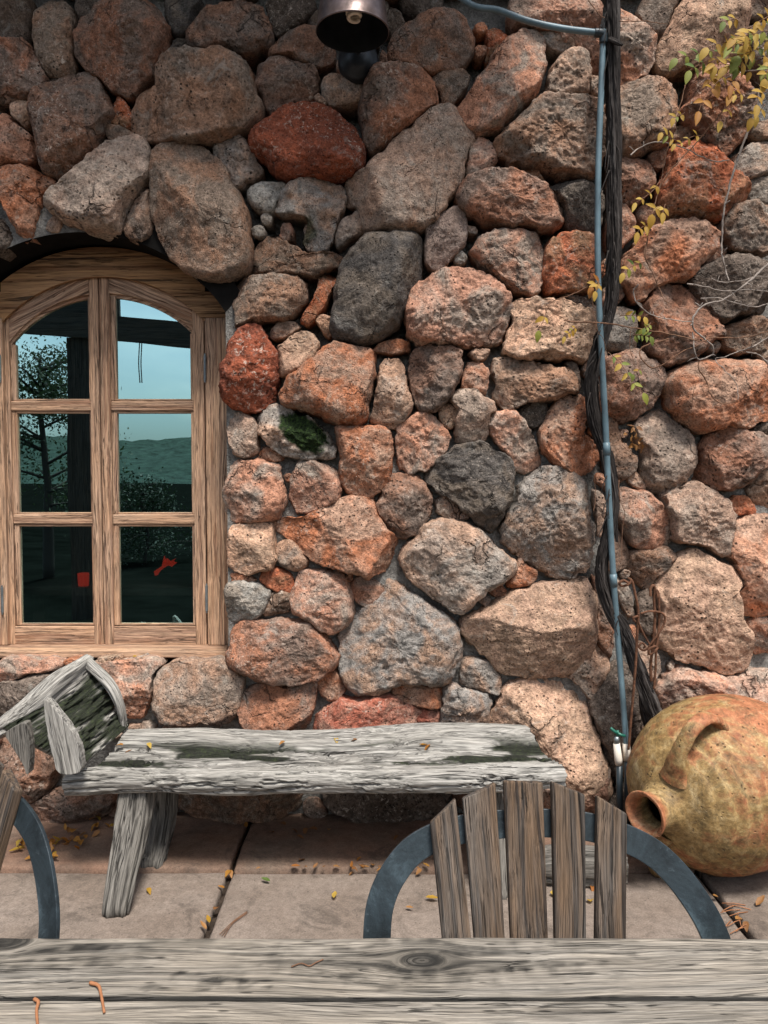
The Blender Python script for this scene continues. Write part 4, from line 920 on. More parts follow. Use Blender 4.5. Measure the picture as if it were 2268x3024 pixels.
def gnarl(name, P, rads, mat, parent, flat=.6, ns=40, n=120, rough=.010, axis=None, crk=.012, moss=0, origin=None):
    """split, weathered limb along a polyline: flattened section, long cracks"""
    C = smooth_line(P, n); rad = smooth_line(np.stack([rads, rads, rads], 1), n)[:, 0]
    T = np.gradient(C, axis=0); T /= np.linalg.norm(T, axis=1)[:, None]
    ax = np.array(axis if axis is not None else (1, 0, 0), float)
    N = ax - T * (T @ ax)[:, None]; N /= np.linalg.norm(N, axis=1)[:, None]; B = np.cross(T, N)
    th = np.linspace(0, 2 * math.pi, ns, endpoint=False)
    sup = lambda x: np.sign(x) * np.abs(x) ** .6
    s = np.linspace(0, np.linalg.norm(np.diff(C, axis=0), axis=1).sum(), n); sd = random.uniform(0, 90)
    cyl = np.stack([np.repeat(s * 3.2, ns), np.tile(np.cos(th) * 2.6, n), np.tile(np.sin(th) * 2.6, n)], 1) + sd
    crack = np.clip((ridged(cyl * np.array([.5, 2.0, 2.0]), 3, .55) - 1.25) * 2, 0, 1).reshape(n, ns)
    lum = fbm(cyl * .6, 3).reshape(n, ns); fi = fbm(cyl * np.array([1.2, 6, 6]), 2).reshape(n, ns)
    k = 1 + (rough * 4 * lum) / .05 * .5
    rr = rad[:, None] * k - crk * crack + .002 * fi
    V = C[:, None, :] + rr[:, :, None] * (sup(np.cos(th))[None, :, None] * N[:, None, :] + flat * sup(np.sin(th))[None, :, None] * B[:, None, :])
    i, j = np.meshgrid(np.arange(n - 1), np.arange(ns), indexing='ij'); j2 = (j + 1) % ns
    F = np.stack([i * ns + j, i * ns + j2, (i + 1) * ns + j2, (i + 1) * ns + j], -1).reshape(-1, 4).tolist()
    F += [list(range(ns))[::-1], list(range((n - 1) * ns, n * ns))]
    gv = np.stack([np.repeat(s, ns), np.tile(np.cos(th), n) * np.repeat(rad, ns), np.tile(np.sin(th), n) * np.repeat(rad, ns)], 1) + sd
    at = {'gv': gv, 'cav': np.clip(crack.ravel() * .75, 0, 1)}
    if moss: at['moss'] = sstep(.1, .5, fbm(V.reshape(-1, 3) * 14, 3)) * moss
    return mk(name, V.reshape(-1, 3), F, mat, parent, True, at, origin)
A = lambda *a: np.array(onD(*a)); G = lambda *a: np.array(onZ(*a))
# legs, feet on the paving
gnarl('leg', [A(410, 2318, 2.92), A(392, 2440, 2.86), G(350, 2672, .03) * np.array([1, 1, 0]) + [0, 0, .04], G(344, 2684, .002)], np.array([.060, .057, .046, .036]), M['post'], bench, .62, n=110)
gnarl('leg', [A(478, 2325, 3.18), A(472, 2420, 3.14), G(452, 2535, .03), G(448, 2548, .017)], np.array([.060, .062, .052, .045]), M['post'], bench, .62, n=110)
lx = bx1 - .29
gnarl('leg', [(lx - .02, 2.95, .41), (lx, 2.90, .25), (lx + .015, 2.80, .03), (lx + .015, 2.795, .002)], np.array([.06, .056, .048, .042]), M['post'], bench, .62, n=90)
gnarl('leg', [(lx + .02, 3.18, .41), (lx + .02, 3.17, .25), (lx + .03, 3.14, .03), (lx + .03, 3.135, .018)], np.array([.06, .056, .048, .042]), M['post'], bench, .62, n=90)
# the mossy end panel leaning out to the left
Pa, Pb, Pc, Pd = A(262, 1962, 3.26), A(6, 2150, 2.86), A(376, 2146, 3.25), A(238, 2268, 2.86)   # top back, top front, foot back, foot front
nu, nv = 130, 90; u = np.linspace(0, 1, nu); v = np.linspace(0, 1, nv); U, W = np.meshgrid(u, v, indexing='ij'); U3, W3 = U[..., None], W[..., None]
Q = (Pc * (1 - U3) + Pd * U3) * (1 - W3) + (Pa * (1 - U3) + Pb * U3) * W3
nm = np.cross(Pb - Pa, Pc - Pa); nm /= np.linalg.norm(nm); nm = nm * (1 if nm[0] > 0 else -1)
gq = np.stack([U.ravel() * .9, W.ravel() * 4.2, 0 * U.ravel()], 1) * np.array([2.0, 2.0, 1]) + 5
gq[:, 1] += .5 * fbm(gq * .5, 2); ck = np.clip((ridged(gq, 3, .6) - 1.2) * 2, 0, 1); lf = fbm(gq * .7 + 9, 4)
dsp = (.016 * lf - .018 * ck + .004 * fbm(gq * np.array([1, 6, 1]), 3))
front = Q.reshape(-1, 3) + nm * (dsp[:, None] + .012); backv = Q.reshape(-1, 3) - nm * .022
F1_ = gridfaces(nu, nv); F2_ = F1_[:, ::-1] + nu * nv; rim = [i * nv for i in range(nu)] + [(nu - 1) * nv + j for j in range(1, nv)] + [i * nv + nv - 1 for i in range(nu - 2, -1, -1)] + list(range(nv - 2, 0, -1))
FF = F1_.tolist() + F2_.tolist() + [[rim[k], rim[k] + nu * nv, rim[(k + 1) % len(rim)] + nu * nv, rim[(k + 1) % len(rim)]] for k in range(len(rim))]
mo = sstep(-.55, -.05, fbm(gq * np.array([.8, .9, 1]) + 31, 4)) * .95
gvp = np.concatenate([np.stack([U.ravel() * .55, W.ravel() * .3, 0 * U.ravel()], 1)] * 2) + 8
mk('end_panel', np.vstack([front, backv]), FF, M['bench'], bench, True, {'gv': gvp, 'moss': np.concatenate([mo, mo * 0]), 'cav': np.concatenate([np.clip(ck * .4, 0, 1), ck * 0])})
gnarl('top_rail', [Pa + [.0, .02, .01], Pa * .65 + Pb * .35 + [0, 0, .012], Pa * .3 + Pb * .7 + [0, 0, -.004], Pb + [-.02, -.02, -.005]], np.array([.030, .042, .040, .022]), M['bench'], bench, .75, n=100, axis=(0, 0, 1), crk=.016)
gnarl('side_branch', [Pa + [.0, -.01, .01], A(322, 2020, 3.22), A(352, 2080, 3.21), Pc + [.0, -.03, -.012]], np.array([.024, .022, .019, .014]), M['bench'], bench, .8, n=80, axis=(0, 1, 0), crk=.008)
for outl, dn, mt in (('262,345 285,338 350,420 430,520 478,620 500,700 500,785 430,812 345,795 328,720 300,620 280,500', 2.775, 'bench'), ('20,552 90,510 152,480 166,520 180,600 186,700 172,830 140,740 80,645', 2.785, 'post')):
    P2 = resample(chaikin(np.array([(lambda w: (w.x, w.z))(onD(*px('G5', x, y), dn)) for x, y in pts(outl)]), 1), 90); P2 = P2 + .0022 * np.stack([fbm(np.stack([P2[:, 0], P2[:, 1], 0 * P2[:, 0]], 1) * 45 + k * 9, 3) for k in (0, 1)], 1)
    prism('pointed_stake', [tuple(p) for p in P2], dn, dn + .042, M[mt], bench, grain=(.22, -.97) if mt == 'bench' else (.1, -.99), bev=.006)
# a weathered log lying under the bench
lg = thing('weathered_log', (1.0, 2.96, .016), 'weathered grey log lying on the paving behind the wooden chair', 'log')
gnarl('log', [G(1560, 2556, .07), G(1650, 2552, .07), G(1770, 2556, .07), G(1850, 2562, .07)], np.array([.055, .062, .060, .05]), M['post'], lg, .85, n=110, axis=(0, 0, 1), crk=.016)

# ------------------------------------------------------------------ outdoor table
TZ = .74
tabx0, tabx1 = -1.25, 1.35; e0 = onZ(1134, 2765, TZ).y; e1 = onZ(1134, 2949, TZ).y
tbl = thing('outdoor_table', (.05, e0 - .41, .0), 'grey weathered plank table in front of the wooden chairs', 'table')
KN = [(1245, 2836, .024), (8, 2780, .03), (640, 2890, .006)]
def plank(y0, y1, knots, res=.006):
    pw = y1 - y0; nx, ny = int((tabx1 - tabx0) / .008), max(8, int(pw / .0045))
    sec = [(0, -.042), (0, -.006), (.0025, -.0015), (.006, 0)] + [(y, 0) for y in np.linspace(.006, pw - .006, ny)[1:-1]] + [(pw - .006, 0), (pw - .0025, -.0015), (pw, -.006), (pw, -.042)]
    sec = np.array(sec); nv = len(sec); xs = np.linspace(tabx0, tabx1, nx)
    X, Yi = np.meshgrid(xs, np.arange(nv), indexing='ij'); y = y0 + sec[Yi.ravel(), 0]; z = TZ + sec[Yi.ravel(), 1]; X = X.ravel()
    psi = y.copy(); kn = np.zeros_like(y); rr = 0
    for kx, ky, kr in knots:
        dx = (X - kx) / 1.9; dy = y - ky; r2 = dx * dx + dy * dy + 1e-9; r1 = np.sqrt(r2)
        psi = psi - np.where(r1 > kr, dy * kr * kr / r2, dy) * 1.0
        psi = psi + np.where(r1 < kr, 1.0 * (kr - r1), 0)
        nn_ = fbm(np.stack([X, y, 0 * y], 1) * 30, 3); kn = np.maximum(kn, sstep(kr * 1.0, kr * .3, r1 + .010 * nn_) * .8)
        kn = np.maximum(kn, sstep(kr * 4.5, kr * 1.2, np.hypot((X - kx) / 3.4, dy * 1.3) + .05 * nn_) * np.clip(.55 + .9 * fbm(np.stack([X * 5, psi * 70, 0 * y], 1), 3), 0, .95))
    q = np.stack([X, y, 0 * y], 1)
    psi = psi + .010 * fbm(q * np.array([1.6, 6, 1]), 3)
    flat_ = (sec[Yi.ravel(), 1] > -.003); kn = np.maximum(kn, .95 * (sec[Yi.ravel(), 1] < -.0012) * (y < e0 - .05))      # seam sides painted dark to read as shaded gaps
    dz = (.0012 * fbm(np.stack([X * 2.2, psi * 95, 0 * y], 1), 3) + .0012 * fbm(q * 4, 2)) * flat_
    edge = np.isin(Yi.ravel(), [0, 1, 2, nv - 1, nv - 2, nv - 3]); y = y + edge * .0018 * fbm(q * np.array([9, 0, 0]) + y0 * 77, 3)
    V = np.stack([X, y, z + dz], 1); F = gridfaces(nx, nv).tolist(); F += [list(range(nv))[::-1], [(nx - 1) * nv + j for j in range(nv)]]
    F += [[i * nv, i * nv + nv - 1, (i + 1) * nv + nv - 1, (i + 1) * nv] for i in range(nx - 1)]
    o_ = np.array([random.uniform(0, 30), random.uniform(0, 30), random.uniform(0, 30)])
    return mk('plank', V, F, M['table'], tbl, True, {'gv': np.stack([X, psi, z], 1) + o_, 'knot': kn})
pw = e0 - e1; ks = []
for ku, kv, kr in KN: p = onZ(ku, kv, TZ); ks.append((p.x, p.y, kr))
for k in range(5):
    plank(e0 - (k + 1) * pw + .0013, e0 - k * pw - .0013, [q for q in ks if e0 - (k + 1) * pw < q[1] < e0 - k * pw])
for a in (tabx0 + .12, tabx1 - .20):
    for b in (e0 - .14, e0 - 5 * pw + .06): board('leg', a, a + .08, .001, TZ - .044, b, b + .08, M['table'], tbl, V_, .004)
    board('cross_rail', a + .01, a + .07, TZ - .13, TZ - .0445, e0 - 5 * pw + .141, e0 - .141, M['table'], tbl, (0, 1, 0), .004)
board('apron', tabx0 + .21, tabx1 - .21, TZ - .13, TZ - .0445, e0 - .115, e0 - .085, M['table'], tbl, H_, .004)
for (u0, v0), (u1, v1), (u2, v2), lb in (((266, 2902), (298, 2935), (308, 2990), 'hooked orange leaf stalk lying across the joint of two table boards'), ((102, 2950), (108, 2985), (112, 3040), 'straight orange leaf stalk lying on one grey table board')):
    P = [np.array(onZ(u0, v0, TZ + .005)), np.array(onZ((u0 + u1) / 2 + 8, (v0 + v1) / 2 - 8, TZ + .006)), np.array(onZ(u1, v1, TZ + .006)), np.array(onZ(u2, v2, TZ + .004))]
    t_ = tube('stem', smooth_line(P, 24), np.linspace(.0030, .0020, 24), M['needle'], None, 8, origin=P[0]); tag(t_, lb, 'stalk', 'leaf stalks on the table')
P = [np.array(onZ(*px('G6', x, y), TZ + .003)) for x, y in pts('540,1565 600,1545 650,1560 690,1540 735,1520')]
tag(tube('thin_stem', smooth_line(P, 30), .0012, M['twig'], None, 5, origin=P[0]), 'hair thin brown stem curled on the table beside the dark knot', 'stalk')

# ------------------------------------------------------------------ chairs: fan of slats on a flat steel hoop
hz = .684; hy = 1.43; SL = .29; nP = Vector((0, 1, -SL)).normalized()
cx0 = onP(1612, 2765, (0, hy, hz), nP).x
chair = thing('slat_chair', (cx0, hy - .2, 0), 'wooden chair with five fanned slats on a dark steel hoop beside the clay jar', 'chair', 'slatted steel hoop chairs')
OUT = [(1068, 2770), (1077, 2679), (1111, 2587), (1155, 2515), (1203, 2466), (1261, 2436), (1380, 2402), (1560, 2388), (1740, 2398), (1856, 2435), (1931, 2467), (1991, 2515), (2051, 2581), (2112, 2671), (2158, 2761)]
pl = [np.array(onP(u, v, (0, hy, hz), nP)) for u, v in OUT]
# symmetrical and carried down to the ground as legs
hp = lambda x, z: np.array([x, hy - SL * (hz - z), z]); pl = [hp(pl[0][0], z) for z in (0., .2, .4, .55)] + pl[1:] + [hp(pl[-1][0] + .012, z) for z in (.58, .4, .2, .0)]
C = smooth_line(pl, 900); _s = np.concatenate([[0], np.cumsum(np.linalg.norm(np.diff(C, axis=0), axis=1))]); _q = np.linspace(0, _s[-1], 170); C = np.stack([np.interp(_q, _s, C[:, i]) for i in range(3)], 1)
C[3:-3] = sum(C[3 + k:len(C) - 3 + k] for k in range(-3, 4)) / 7; n = len(C); Tn = np.gradient(C, axis=0); Tn /= np.linalg.norm(Tn, axis=1)[:, None]
nv_ = np.array(nP); inn = np.cross(nv_, Tn); ctr = C.mean(0)
if np.dot(inn[85], ctr - C[85]) < 0: inn = -inn
inn /= np.linalg.norm(inn, axis=1)[:, None]; wd, thk = .053, .009
ring = np.stack([C, C + inn * wd, C + inn * wd + nv_ * thk, C + nv_ * thk], 1).reshape(-1, 3)
F = []
for i in range(n - 1):
    for j in range(4): a, b = i * 4 + j, i * 4 + (j + 1) % 4; F.append([a, b, b + 4, a + 4])
F += [[0, 1, 2, 3][::-1], [(n - 1) * 4 + j for j in range(4)]]
bevel(mk('hoop', ring, [f[::-1] for f in F], M['steel'], chair, False), .0015)
SLT = [((1271, 2431), (1346, 2359), (1391, 2765), (1305, 2765)), ((1367, 2359), (1464, 2311), (1491, 2765), (1400, 2765)), ((1488, 2306), (1604, 2310), (1619, 2765), (1509, 2765)),
       ((1630, 2308), (1729, 2347), (1732, 2765), (1640, 2765)), ((1765, 2350), (1853, 2404), (1850, 2765), (1761, 2765))]
pf = (0, hy - .0245, hz)
for q4 in SLT:
    tl, tr, br, bl = [np.array(onP(u, v, pf, nP)) for u, v in q4]
    kl = (tl[2] - .44) / (tl[2] - bl[2]); kr_ = (tr[2] - .44) / (tr[2] - br[2]); bl2 = tl + (bl - tl) * kl; br2 = tr + (br - tr) * kr_
    fv = [tl, tr, br2, bl2]; back = [p + nv_ * .0235 for p in fv]
    Vv = np.array(fv + back); Ff = [[0, 3, 2, 1][::-1], [4, 5, 6, 7][::-1]] + [[i, (i + 1) % 4, (i + 1) % 4 + 4, i + 4][::-1] for i in range(4)]
    ax = (tl + tr - bl2 - br2); o = mk('slat', Vv, Ff, M['slat'], chair, False, {'gv': grainv(Vv, ax)}); bevel(o, .004, 3)
for k in range(5):                                              # seat boards, running towards the table
    a = cx0 - .235 + k * .096; board('seat_board', a, a + .088, .412, .434, hy - .52, hy - .115, M['slat'], chair, (0, 1, 0), .004)
board('seat_rail', cx0 - .30, cx0 + .30, .378, .411, hy - .15, hy - .135, M['steel'], chair, H_, .002); board('seat_rail', cx0 - .25, cx0 + .25, .378, .411, hy - .50, hy - .485, M['steel'], chair, H_, .002)
for a in (-.25, .225): board('front_leg', cx0 + a, cx0 + a + .025, .001, .411, hy - .515, hy - .501, M['steel'], chair, V_, .002)
p2 = onP(170, 2765, (0, hy, hz), nP)
ch2 = copy_tree(chair, (0, 0, 0), R(-31)); p2 = onD(164, 2765, 1.455); ch2.location = (p2.x - .399, 1.455 + .006, 0)
ch2['label'] = 'second slatted steel hoop chair turned sideways, below the mossy bench end'

# ------------------------------------------------------------------ big clay jar lying on its side
ax = Vector((-.84, -.53, -.06)).normalized(); RJ = .335
jc0 = onD(2125, 2325, 3.0); jc = Vector((jc0.x, jc0.y, RJ * .985 + .016)); JS = RJ / .366
jar = thing('clay_jar', (jc.x, jc.y, .016), 'big round ochre and terracotta storage jar lying on its side', 'jar')
prof = [(a * JS, b * JS) for a, b in [(-.46, .0), (-.46, .06), (-.452, .12), (-.43, .175), (-.38, .235), (-.30, .295), (-.20, .34), (-.09, .362), (.0, .366), (.08, .358), (.16, .335), (.235, .295), (.295, .245), (.335, .19), (.36, .145), (.378, .110), (.40, .092), (.43, .080), (.455, .080), (.475, .088), (.487, .094), (.492, .090), (.488, .080), (.47, .068), (.43, .060), (.38, .066), (.34, .12), (.25, .20)]]
Sp = smooth_line(np.array([(a, b, 0) for a, b in prof]), 260); ns = 150
th = np.linspace(0, 2 * math.pi, ns, endpoint=False); xax = np.array(ax); up = np.array([0, 0, 1.0]); e1_ = up - xax * np.dot(up, xax); e1_ /= np.linalg.norm(e1_); e2_ = np.cross(xax, e1_)
AA, TT = np.meshgrid(np.arange(260), th, indexing='ij'); sx = Sp[AA.ravel(), 0]; sr = np.maximum(Sp[AA.ravel(), 1], .0005); tt = TT.ravel()
loc = np.stack([sx, sr * np.cos(tt), sr * np.sin(tt)], 1)
groove = np.sin(sx * 170 + 2.0 * fbm(loc * 2, 2)) * sstep(.05, .18, sx) * sstep(.34, .31, sx) * (.8 + .3 * fbm(loc * 3, 2))
outerm = (AA.ravel() < 205)
dr = .0048 * groove * outerm + .006 * fbm(loc * 3, 3) + .0018 * fbm(loc * 25, 3) + .010 * fbm(np.stack([np.cos(tt), np.sin(tt), 0 * tt], 1) * 1.6, 2) * sstep(.44, .48, sx)
# a bite out of the lip
sr2 = sr + dr * (sr > .03); W = np.array(jc) + sx[:, None] * xax + sr2[:, None] * (np.cos(tt)[:, None] * e1_ + np.sin(tt)[:, None] * e2_)
W[:, 2] = np.maximum(W[:, 2], .018)
mk('body', W, gridfaces(260, ns)[:, ::-1].tolist() + [[i * ns + ns - 1, i * ns, (i + 1) * ns, (i + 1) * ns + ns - 1] for i in range(259)], M['jar'], jar, True, {'jc': loc + np.array([0, 0, 0])})
def handle(phi):
    dr_ = math.cos(phi) * e1_ + math.sin(phi) * e2_; L = lambda s, r: np.array(jc) + xax * s * JS + dr_ * r * JS
    P = smooth_line([L(.13, .31), L(.17, .36), L(.24, .382), L(.305, .358), L(.345, .295), L(.365, .22), L(.345, .13)], 60)
    T = np.gradient(P, axis=0); T /= np.linalg.norm(T, axis=1)[:, None]; sd = np.cross(dr_, xax); nr = np.cross(T, sd); nr /= np.linalg.norm(nr, axis=1)[:, None]
    q = np.linspace(0, 1, 60); wd_ = np.interp(q, [0, .06, .2, .5, .8, .94, 1], [.080, .052, .034, .029, .032, .046, .065]); tk = np.interp(q, [0, .08, .2, .8, .92, 1], [.04, .024, .017, .017, .024, .04])
    ta = np.linspace(0, 2 * math.pi, 24, endpoint=False)
    V = (P[:, None] + wd_[:, None, None] * np.cos(ta)[None, :, None] * sd + tk[:, None, None] * np.sin(ta)[None, :, None] * nr[:, None]).reshape(-1, 3)
    V = V + .003 * np.stack([fbm(V * 14 + 5 * k, 3) for k in range(3)], 1)
    F = [[a * 24 + b, a * 24 + (b + 1) % 24, (a + 1) * 24 + (b + 1) % 24, (a + 1) * 24 + b] for a in range(59) for b in range(24)]
    rel = V - np.array(jc); at = {'jc': np.stack([rel @ xax - .16, rel @ e1_, rel @ e2_], 1)}
    mk('handle', V, F, M['jar'], jar, True, at)
handle(R(-16)); handle(R(164))

# ------------------------------------------------------------------ wall lamp
lc = onD(1041, 98, 3.10)
lamp = thing('wall_lamp', (lc.x + .01, 3.36, lc.z), 'aged copper barn lamp with spiral bulb on the upper wall', 'lamp')
def lathe(name, prof, c, mat, parent, ns=64, axis='z', n=None):
    P = np.array([(a, b, 0) for a, b in prof], float)
    if n: P = smooth_line(P, n)
    m = len(P); th = np.linspace(0, 2 * math.pi, ns, endpoint=False); r = P[:, 0][:, None]; h = P[:, 1][:, None]
    if axis == 'z': V = np.stack([c[0] + r * np.cos(th), c[1] + r * np.sin(th), c[2] + h + 0 * th], -1)
    else: V = np.stack([c[0] + r * np.cos(th), c[1] + h + 0 * th, c[2] + r * np.sin(th)], -1)
    i, j = np.meshgrid(np.arange(m - 1), np.arange(ns), indexing='ij'); j2 = (j + 1) % ns
    return mk(name, V.reshape(-1, 3), np.stack([i * ns + j, i * ns + j2, (i + 1) * ns + j2, (i + 1) * ns + j], -1).reshape(-1, 4), mat, parent, True)
rs = .141
shade = lathe('shade', [(rs, 0), (rs + .003, .002), (rs + .003, .006), (rs - .002, .012), (rs * .965, .05), (rs * .90, .12), (rs * .80, .165), (rs * .55, .21), (.035, .235), (.030, .29), (.0, .295)], lc, M['lampmetal'], lamp)
lathe('shade_lining', [(rs - .001, 0.0005), (rs - .006, .012), (rs * .93, .05), (rs * .86, .12), (rs * .75, .16), (rs * .5, .20), (0, .215)], lc, M['lampbase'], shade)
bp = [(lc.x + .005 + .026 * math.cos(a) * (.55 + .45 * math.sin(b)), lc.y + .02 + .026 * math.sin(a) * (.55 + .45 * math.sin(b)), lc.z + .055 + .07 * b / math.pi) for a, b in zip(np.linspace(0, 7.2 * math.pi, 120), np.linspace(.35, math.pi, 120))]
tube('bulb', bp, .0075, M['bulb'], lamp, 10)
lathe('socket', [(.024, .125), (.026, .13), (.026, .2), (0, .205)], (lc.x + .005, lc.y + .02, lc.z), M['bulb'], lamp, 24)
mc = onD(1058, 178, 3.37)
lathe('wall_plate', [(0, -.055), (.03, -.052), (.055, -.040), (.066, -.022), (.078, -.014), (.086, -.004), (.088, .03)], (mc.x, 3.37, mc.z), M['lampbase'], lamp, 48, 'y')
tube('arm', smooth_line([(mc.x, 3.33, mc.z), (mc.x, 3.27, mc.z + .05), (lc.x, 3.22, lc.z + .30), (lc.x, 3.12, lc.z + .37), (lc.x, 3.10, lc.z + .285)], 40), .013, M['lampbase'], lamp, 12)

# ------------------------------------------------------------------ grey pipe, its elbow and the tap at its foot
PD = 3.24
pipe = thing('water_pipe', tuple(onZ(1850, 2330, .016)), 'grey blue plastic pipe running up the wall beside the vine trunk', 'pipe')
pv = [(1782, 90), (1776, 250), (1768, 450), (1765, 650), (1767, 850), (1777, 1050), (1788, 1250), (1797, 1450), (1808, 1650), (1822, 1850), (1838, 2050), (1851, 2225)]
def pd(v): return 3.245 if v < 1900 else 3.245 - .0001 * (v - 1900)
P = smooth_line([A(u, v, pd(v)) for u, v in pv], 120); tube('riser', P, .0128, M['pvc'], pipe, 16)
c1 = A(1786, 1290, 3.244); c2 = A(1790, 1330, 3.244)
k = [i for i in range(120) if A(1790, 1320, 3.24)[2] < P[i][2] < A(1790, 1100, 3.24)[2]]
for vv in (1320, 1720):
    z_ = A(1790, vv, 3.245)[2]; i = int(np.argmin(np.abs(P[:, 2] - z_))); tube('coupling', P[i - 1:i + 2], .0150, M['pvc'], pipe, 16)
tube('branch_pipe', smooth_line([A(1330, -30, 3.22), A(1400, 18, 3.22), A(1470, 30, 3.22), A(1560, 62, 3.22), A(1660, 84, 3.225), A(1775, 98, 3.235)], 60), .0128, M['pvc'], pipe, 16)
tube('elbow', smooth_line([A(1755, 97, 3.235), A(1772, 98, 3.236), A(1782, 104, 3.24), A(1782, 130, 3.244)], 16), .0175, M['pvcdark'], pipe, 14)
tube('sleeve', [A(1849, 2195, 3.214), A(1852, 2245, 3.212)], .0160, M['pvcwhite'], pipe, 16)
foot = np.array([A(1852, 2240, 3.212)[0], 3.212, .016])
tube('lower_pipe', [A(1852, 2243, 3.212), foot + [.004, 0, 0]], .0128, M['pvcdark'], pipe, 14)
tap = thing('garden_tap', tuple(onZ(1828, 2420, .016)), 'small tap with green handle on a dark riser beside the clay jar', 'tap')
t0 = A(1818, 2195, 3.20); t1 = A(1826, 2250, 3.20)
tube('riser', [np.array([t1[0] + .012, 3.2, .016]), t1 + [.004, 0, -.01]], .0135, M['pvcdark'], tap, 14)
tube('collar', [t1 + [.003, 0, -.012], t1 + [0, 0, .012], t0 + [.004, 0, .0]], [.0150, .0165, .0140], M['pvcwhite'], tap, 18)
vb_ = tube('valve_body', [t0 + [.004, 0, -.002], t0 + [.004, 0, .03]], .012, M['hinge'], tap, 14)
m = MB(); hc = t0 + [.006, -.005, .045]
m.tube(smooth_line([hc + [-.03, 0, .022], hc + [-.014, -.006, .008], hc, hc + [.014, -.006, -.006], hc + [.03, 0, -.012]], 16), .007, 8); m.tube([hc + [0, 0, -.02], hc + [0, 0, .012]], .006, 8)
m.build('handle', M['greenplastic'], vb_, True)

# ------------------------------------------------------------------ gnarled vine: trunk, runners, leaves
vine = thing('climbing_vine', tuple(onZ(1925, 2340, .016)), 'old dark shaggy vine trunk with yellowing leaves climbing the stone wall', 'vine')
def trunk(line, rads, n=520, ns=72, seed=0., strands=5.):
    C = smooth_line(line, n); rad = np.interp(np.linspace(0, 1, n), np.linspace(0, 1, len(rads)), rads)
    T, N, B = frame_dirs(C); th = np.linspace(0, 2 * math.pi, ns, endpoint=False)
    s = np.concatenate([[0], np.cumsum(np.linalg.norm(np.diff(C, axis=0), axis=1))])
    tw = th[None, :] + (s * 1.1)[:, None]
    cyl = np.stack([np.repeat(s * 5.5, ns), (np.cos(tw) * 2.8).ravel(), (np.sin(tw) * 2.8).ravel()], 1) + seed
    crack = np.clip(ridged(cyl * np.array([.45, 1.5, 1.5]), 3, .6) - .88, 0, 1.2).reshape(n, ns); lum = fbm(cyl * np.array([.8, .5, .5]), 3).reshape(n, ns)
    rr = rad[:, None] * (1 + .22 * lum) * (1 - .42 * crack) * (1 + .10 * np.cos(tw * 3))
    V = C[:, None] + rr[:, :, None] * (np.cos(th)[None, :, None] * N[:, None] + np.sin(th)[None, :, None] * B[:, None])
    i, j = np.meshgrid(np.arange(n - 1), np.arange(ns), indexing='ij'); j2 = (j + 1) % ns
    F = np.stack([i * ns + j, i * ns + j2, (i + 1) * ns + j2, (i + 1) * ns + j], -1).reshape(-1, 4).tolist() + [list(range(ns))[::-1], list(range((n - 1) * ns, n * ns))]
    gv = np.stack([np.repeat(s, ns), (np.cos(tw) * .03).ravel(), (np.sin(tw) * .03).ravel()], 1) + seed
    return mk('trunk', V.reshape(-1, 3), F, M['bark'], vine, True, {'gv': gv, 'cav': np.clip(crack.ravel() * .9, 0, 1)})
main_trunk = trunk([A(1808, -60, 3.24), A(1810, 60, 3.24), A(1810, 250, 3.26), A(1814, 420, 3.26), A(1816, 600, 3.26), A(1814, 760, 3.265), A(1804, 900, 3.27), A(1765, 1040, 3.28), A(1745, 1130, 3.28), A(1758, 1250, 3.27), A(1790, 1350, 3.27), A(1812, 1470, 3.27), A(1800, 1560, 3.27), A(1776, 1680, 3.28), A(1800, 1790, 3.27), A(1850, 1880, 3.25), A(1885, 1980, 3.22), A(1925, 2080, 3.20), A(1955, 2180, 3.2), np.array([A(1960, 2300, 3.25)[0], 3.27, .016])],
      [.024, .030, .029, .029, .030, .029, .028, .027, .027, .028, .027, .026, .027, .028, .028, .028, .030, .033, .037, .045])
trunk([A(1800, 880, 3.30), A(1770, 1020, 3.31), A(1752, 1120, 3.315), A(1770, 1260, 3.31), A(1798, 1380, 3.31), A(1815, 1500, 3.30), A(1822, 1600, 3.30)], [.010, .015, .017, .018, .016, .012, .006], 240, 40, 30.)
trunk([A(1865, 1900, 3.27), A(1900, 2000, 3.25), A(1905, 2080, 3.25), A(1935, 2180, 3.26)], [.010, .022, .026, .03], 160, 40, 50.)
# stub and bark strips
trunk([A(1800, 115, 3.22), A(1822, 125, 3.20), A(1838, 133, 3.18)], [.010, .011, .005], 40, 20, 70.)
rs_ = np.random.default_rng(5)
for k in range(46):                                        # peeling shreds of bark
    v0 = rs_.uniform(20, 2080); ln = [(1806, -60), (1804, 250), (1808, 600), (1800, 900), (1745, 1130), (1790, 1350), (1812, 1470), (1776, 1680), (1850, 1880), (1925, 2080)]
    uu = np.interp(v0, [b for a, b in ln], [a for a, b in ln]); L_ = rs_.uniform(40, 110); sd = rs_.choice([-1, 1]); w = rs_.uniform(10, 30)
    u1 = np.interp(v0 + L_, [b for a, b in ln], [a for a, b in ln])
    P = [A(uu + sd * 8, v0, 3.235), A((uu + u1) / 2 + sd * w * .8, v0 + L_ * .5, 3.225), A(u1 + sd * (w + rs_.uniform(-8, 10)), v0 + L_, 3.22 + rs_.uniform(-.01, .01))]
    tube('bark_strip', smooth_line(P, 10), np.linspace(.0032, .0012, 10), M['bark'], main_trunk, 5)
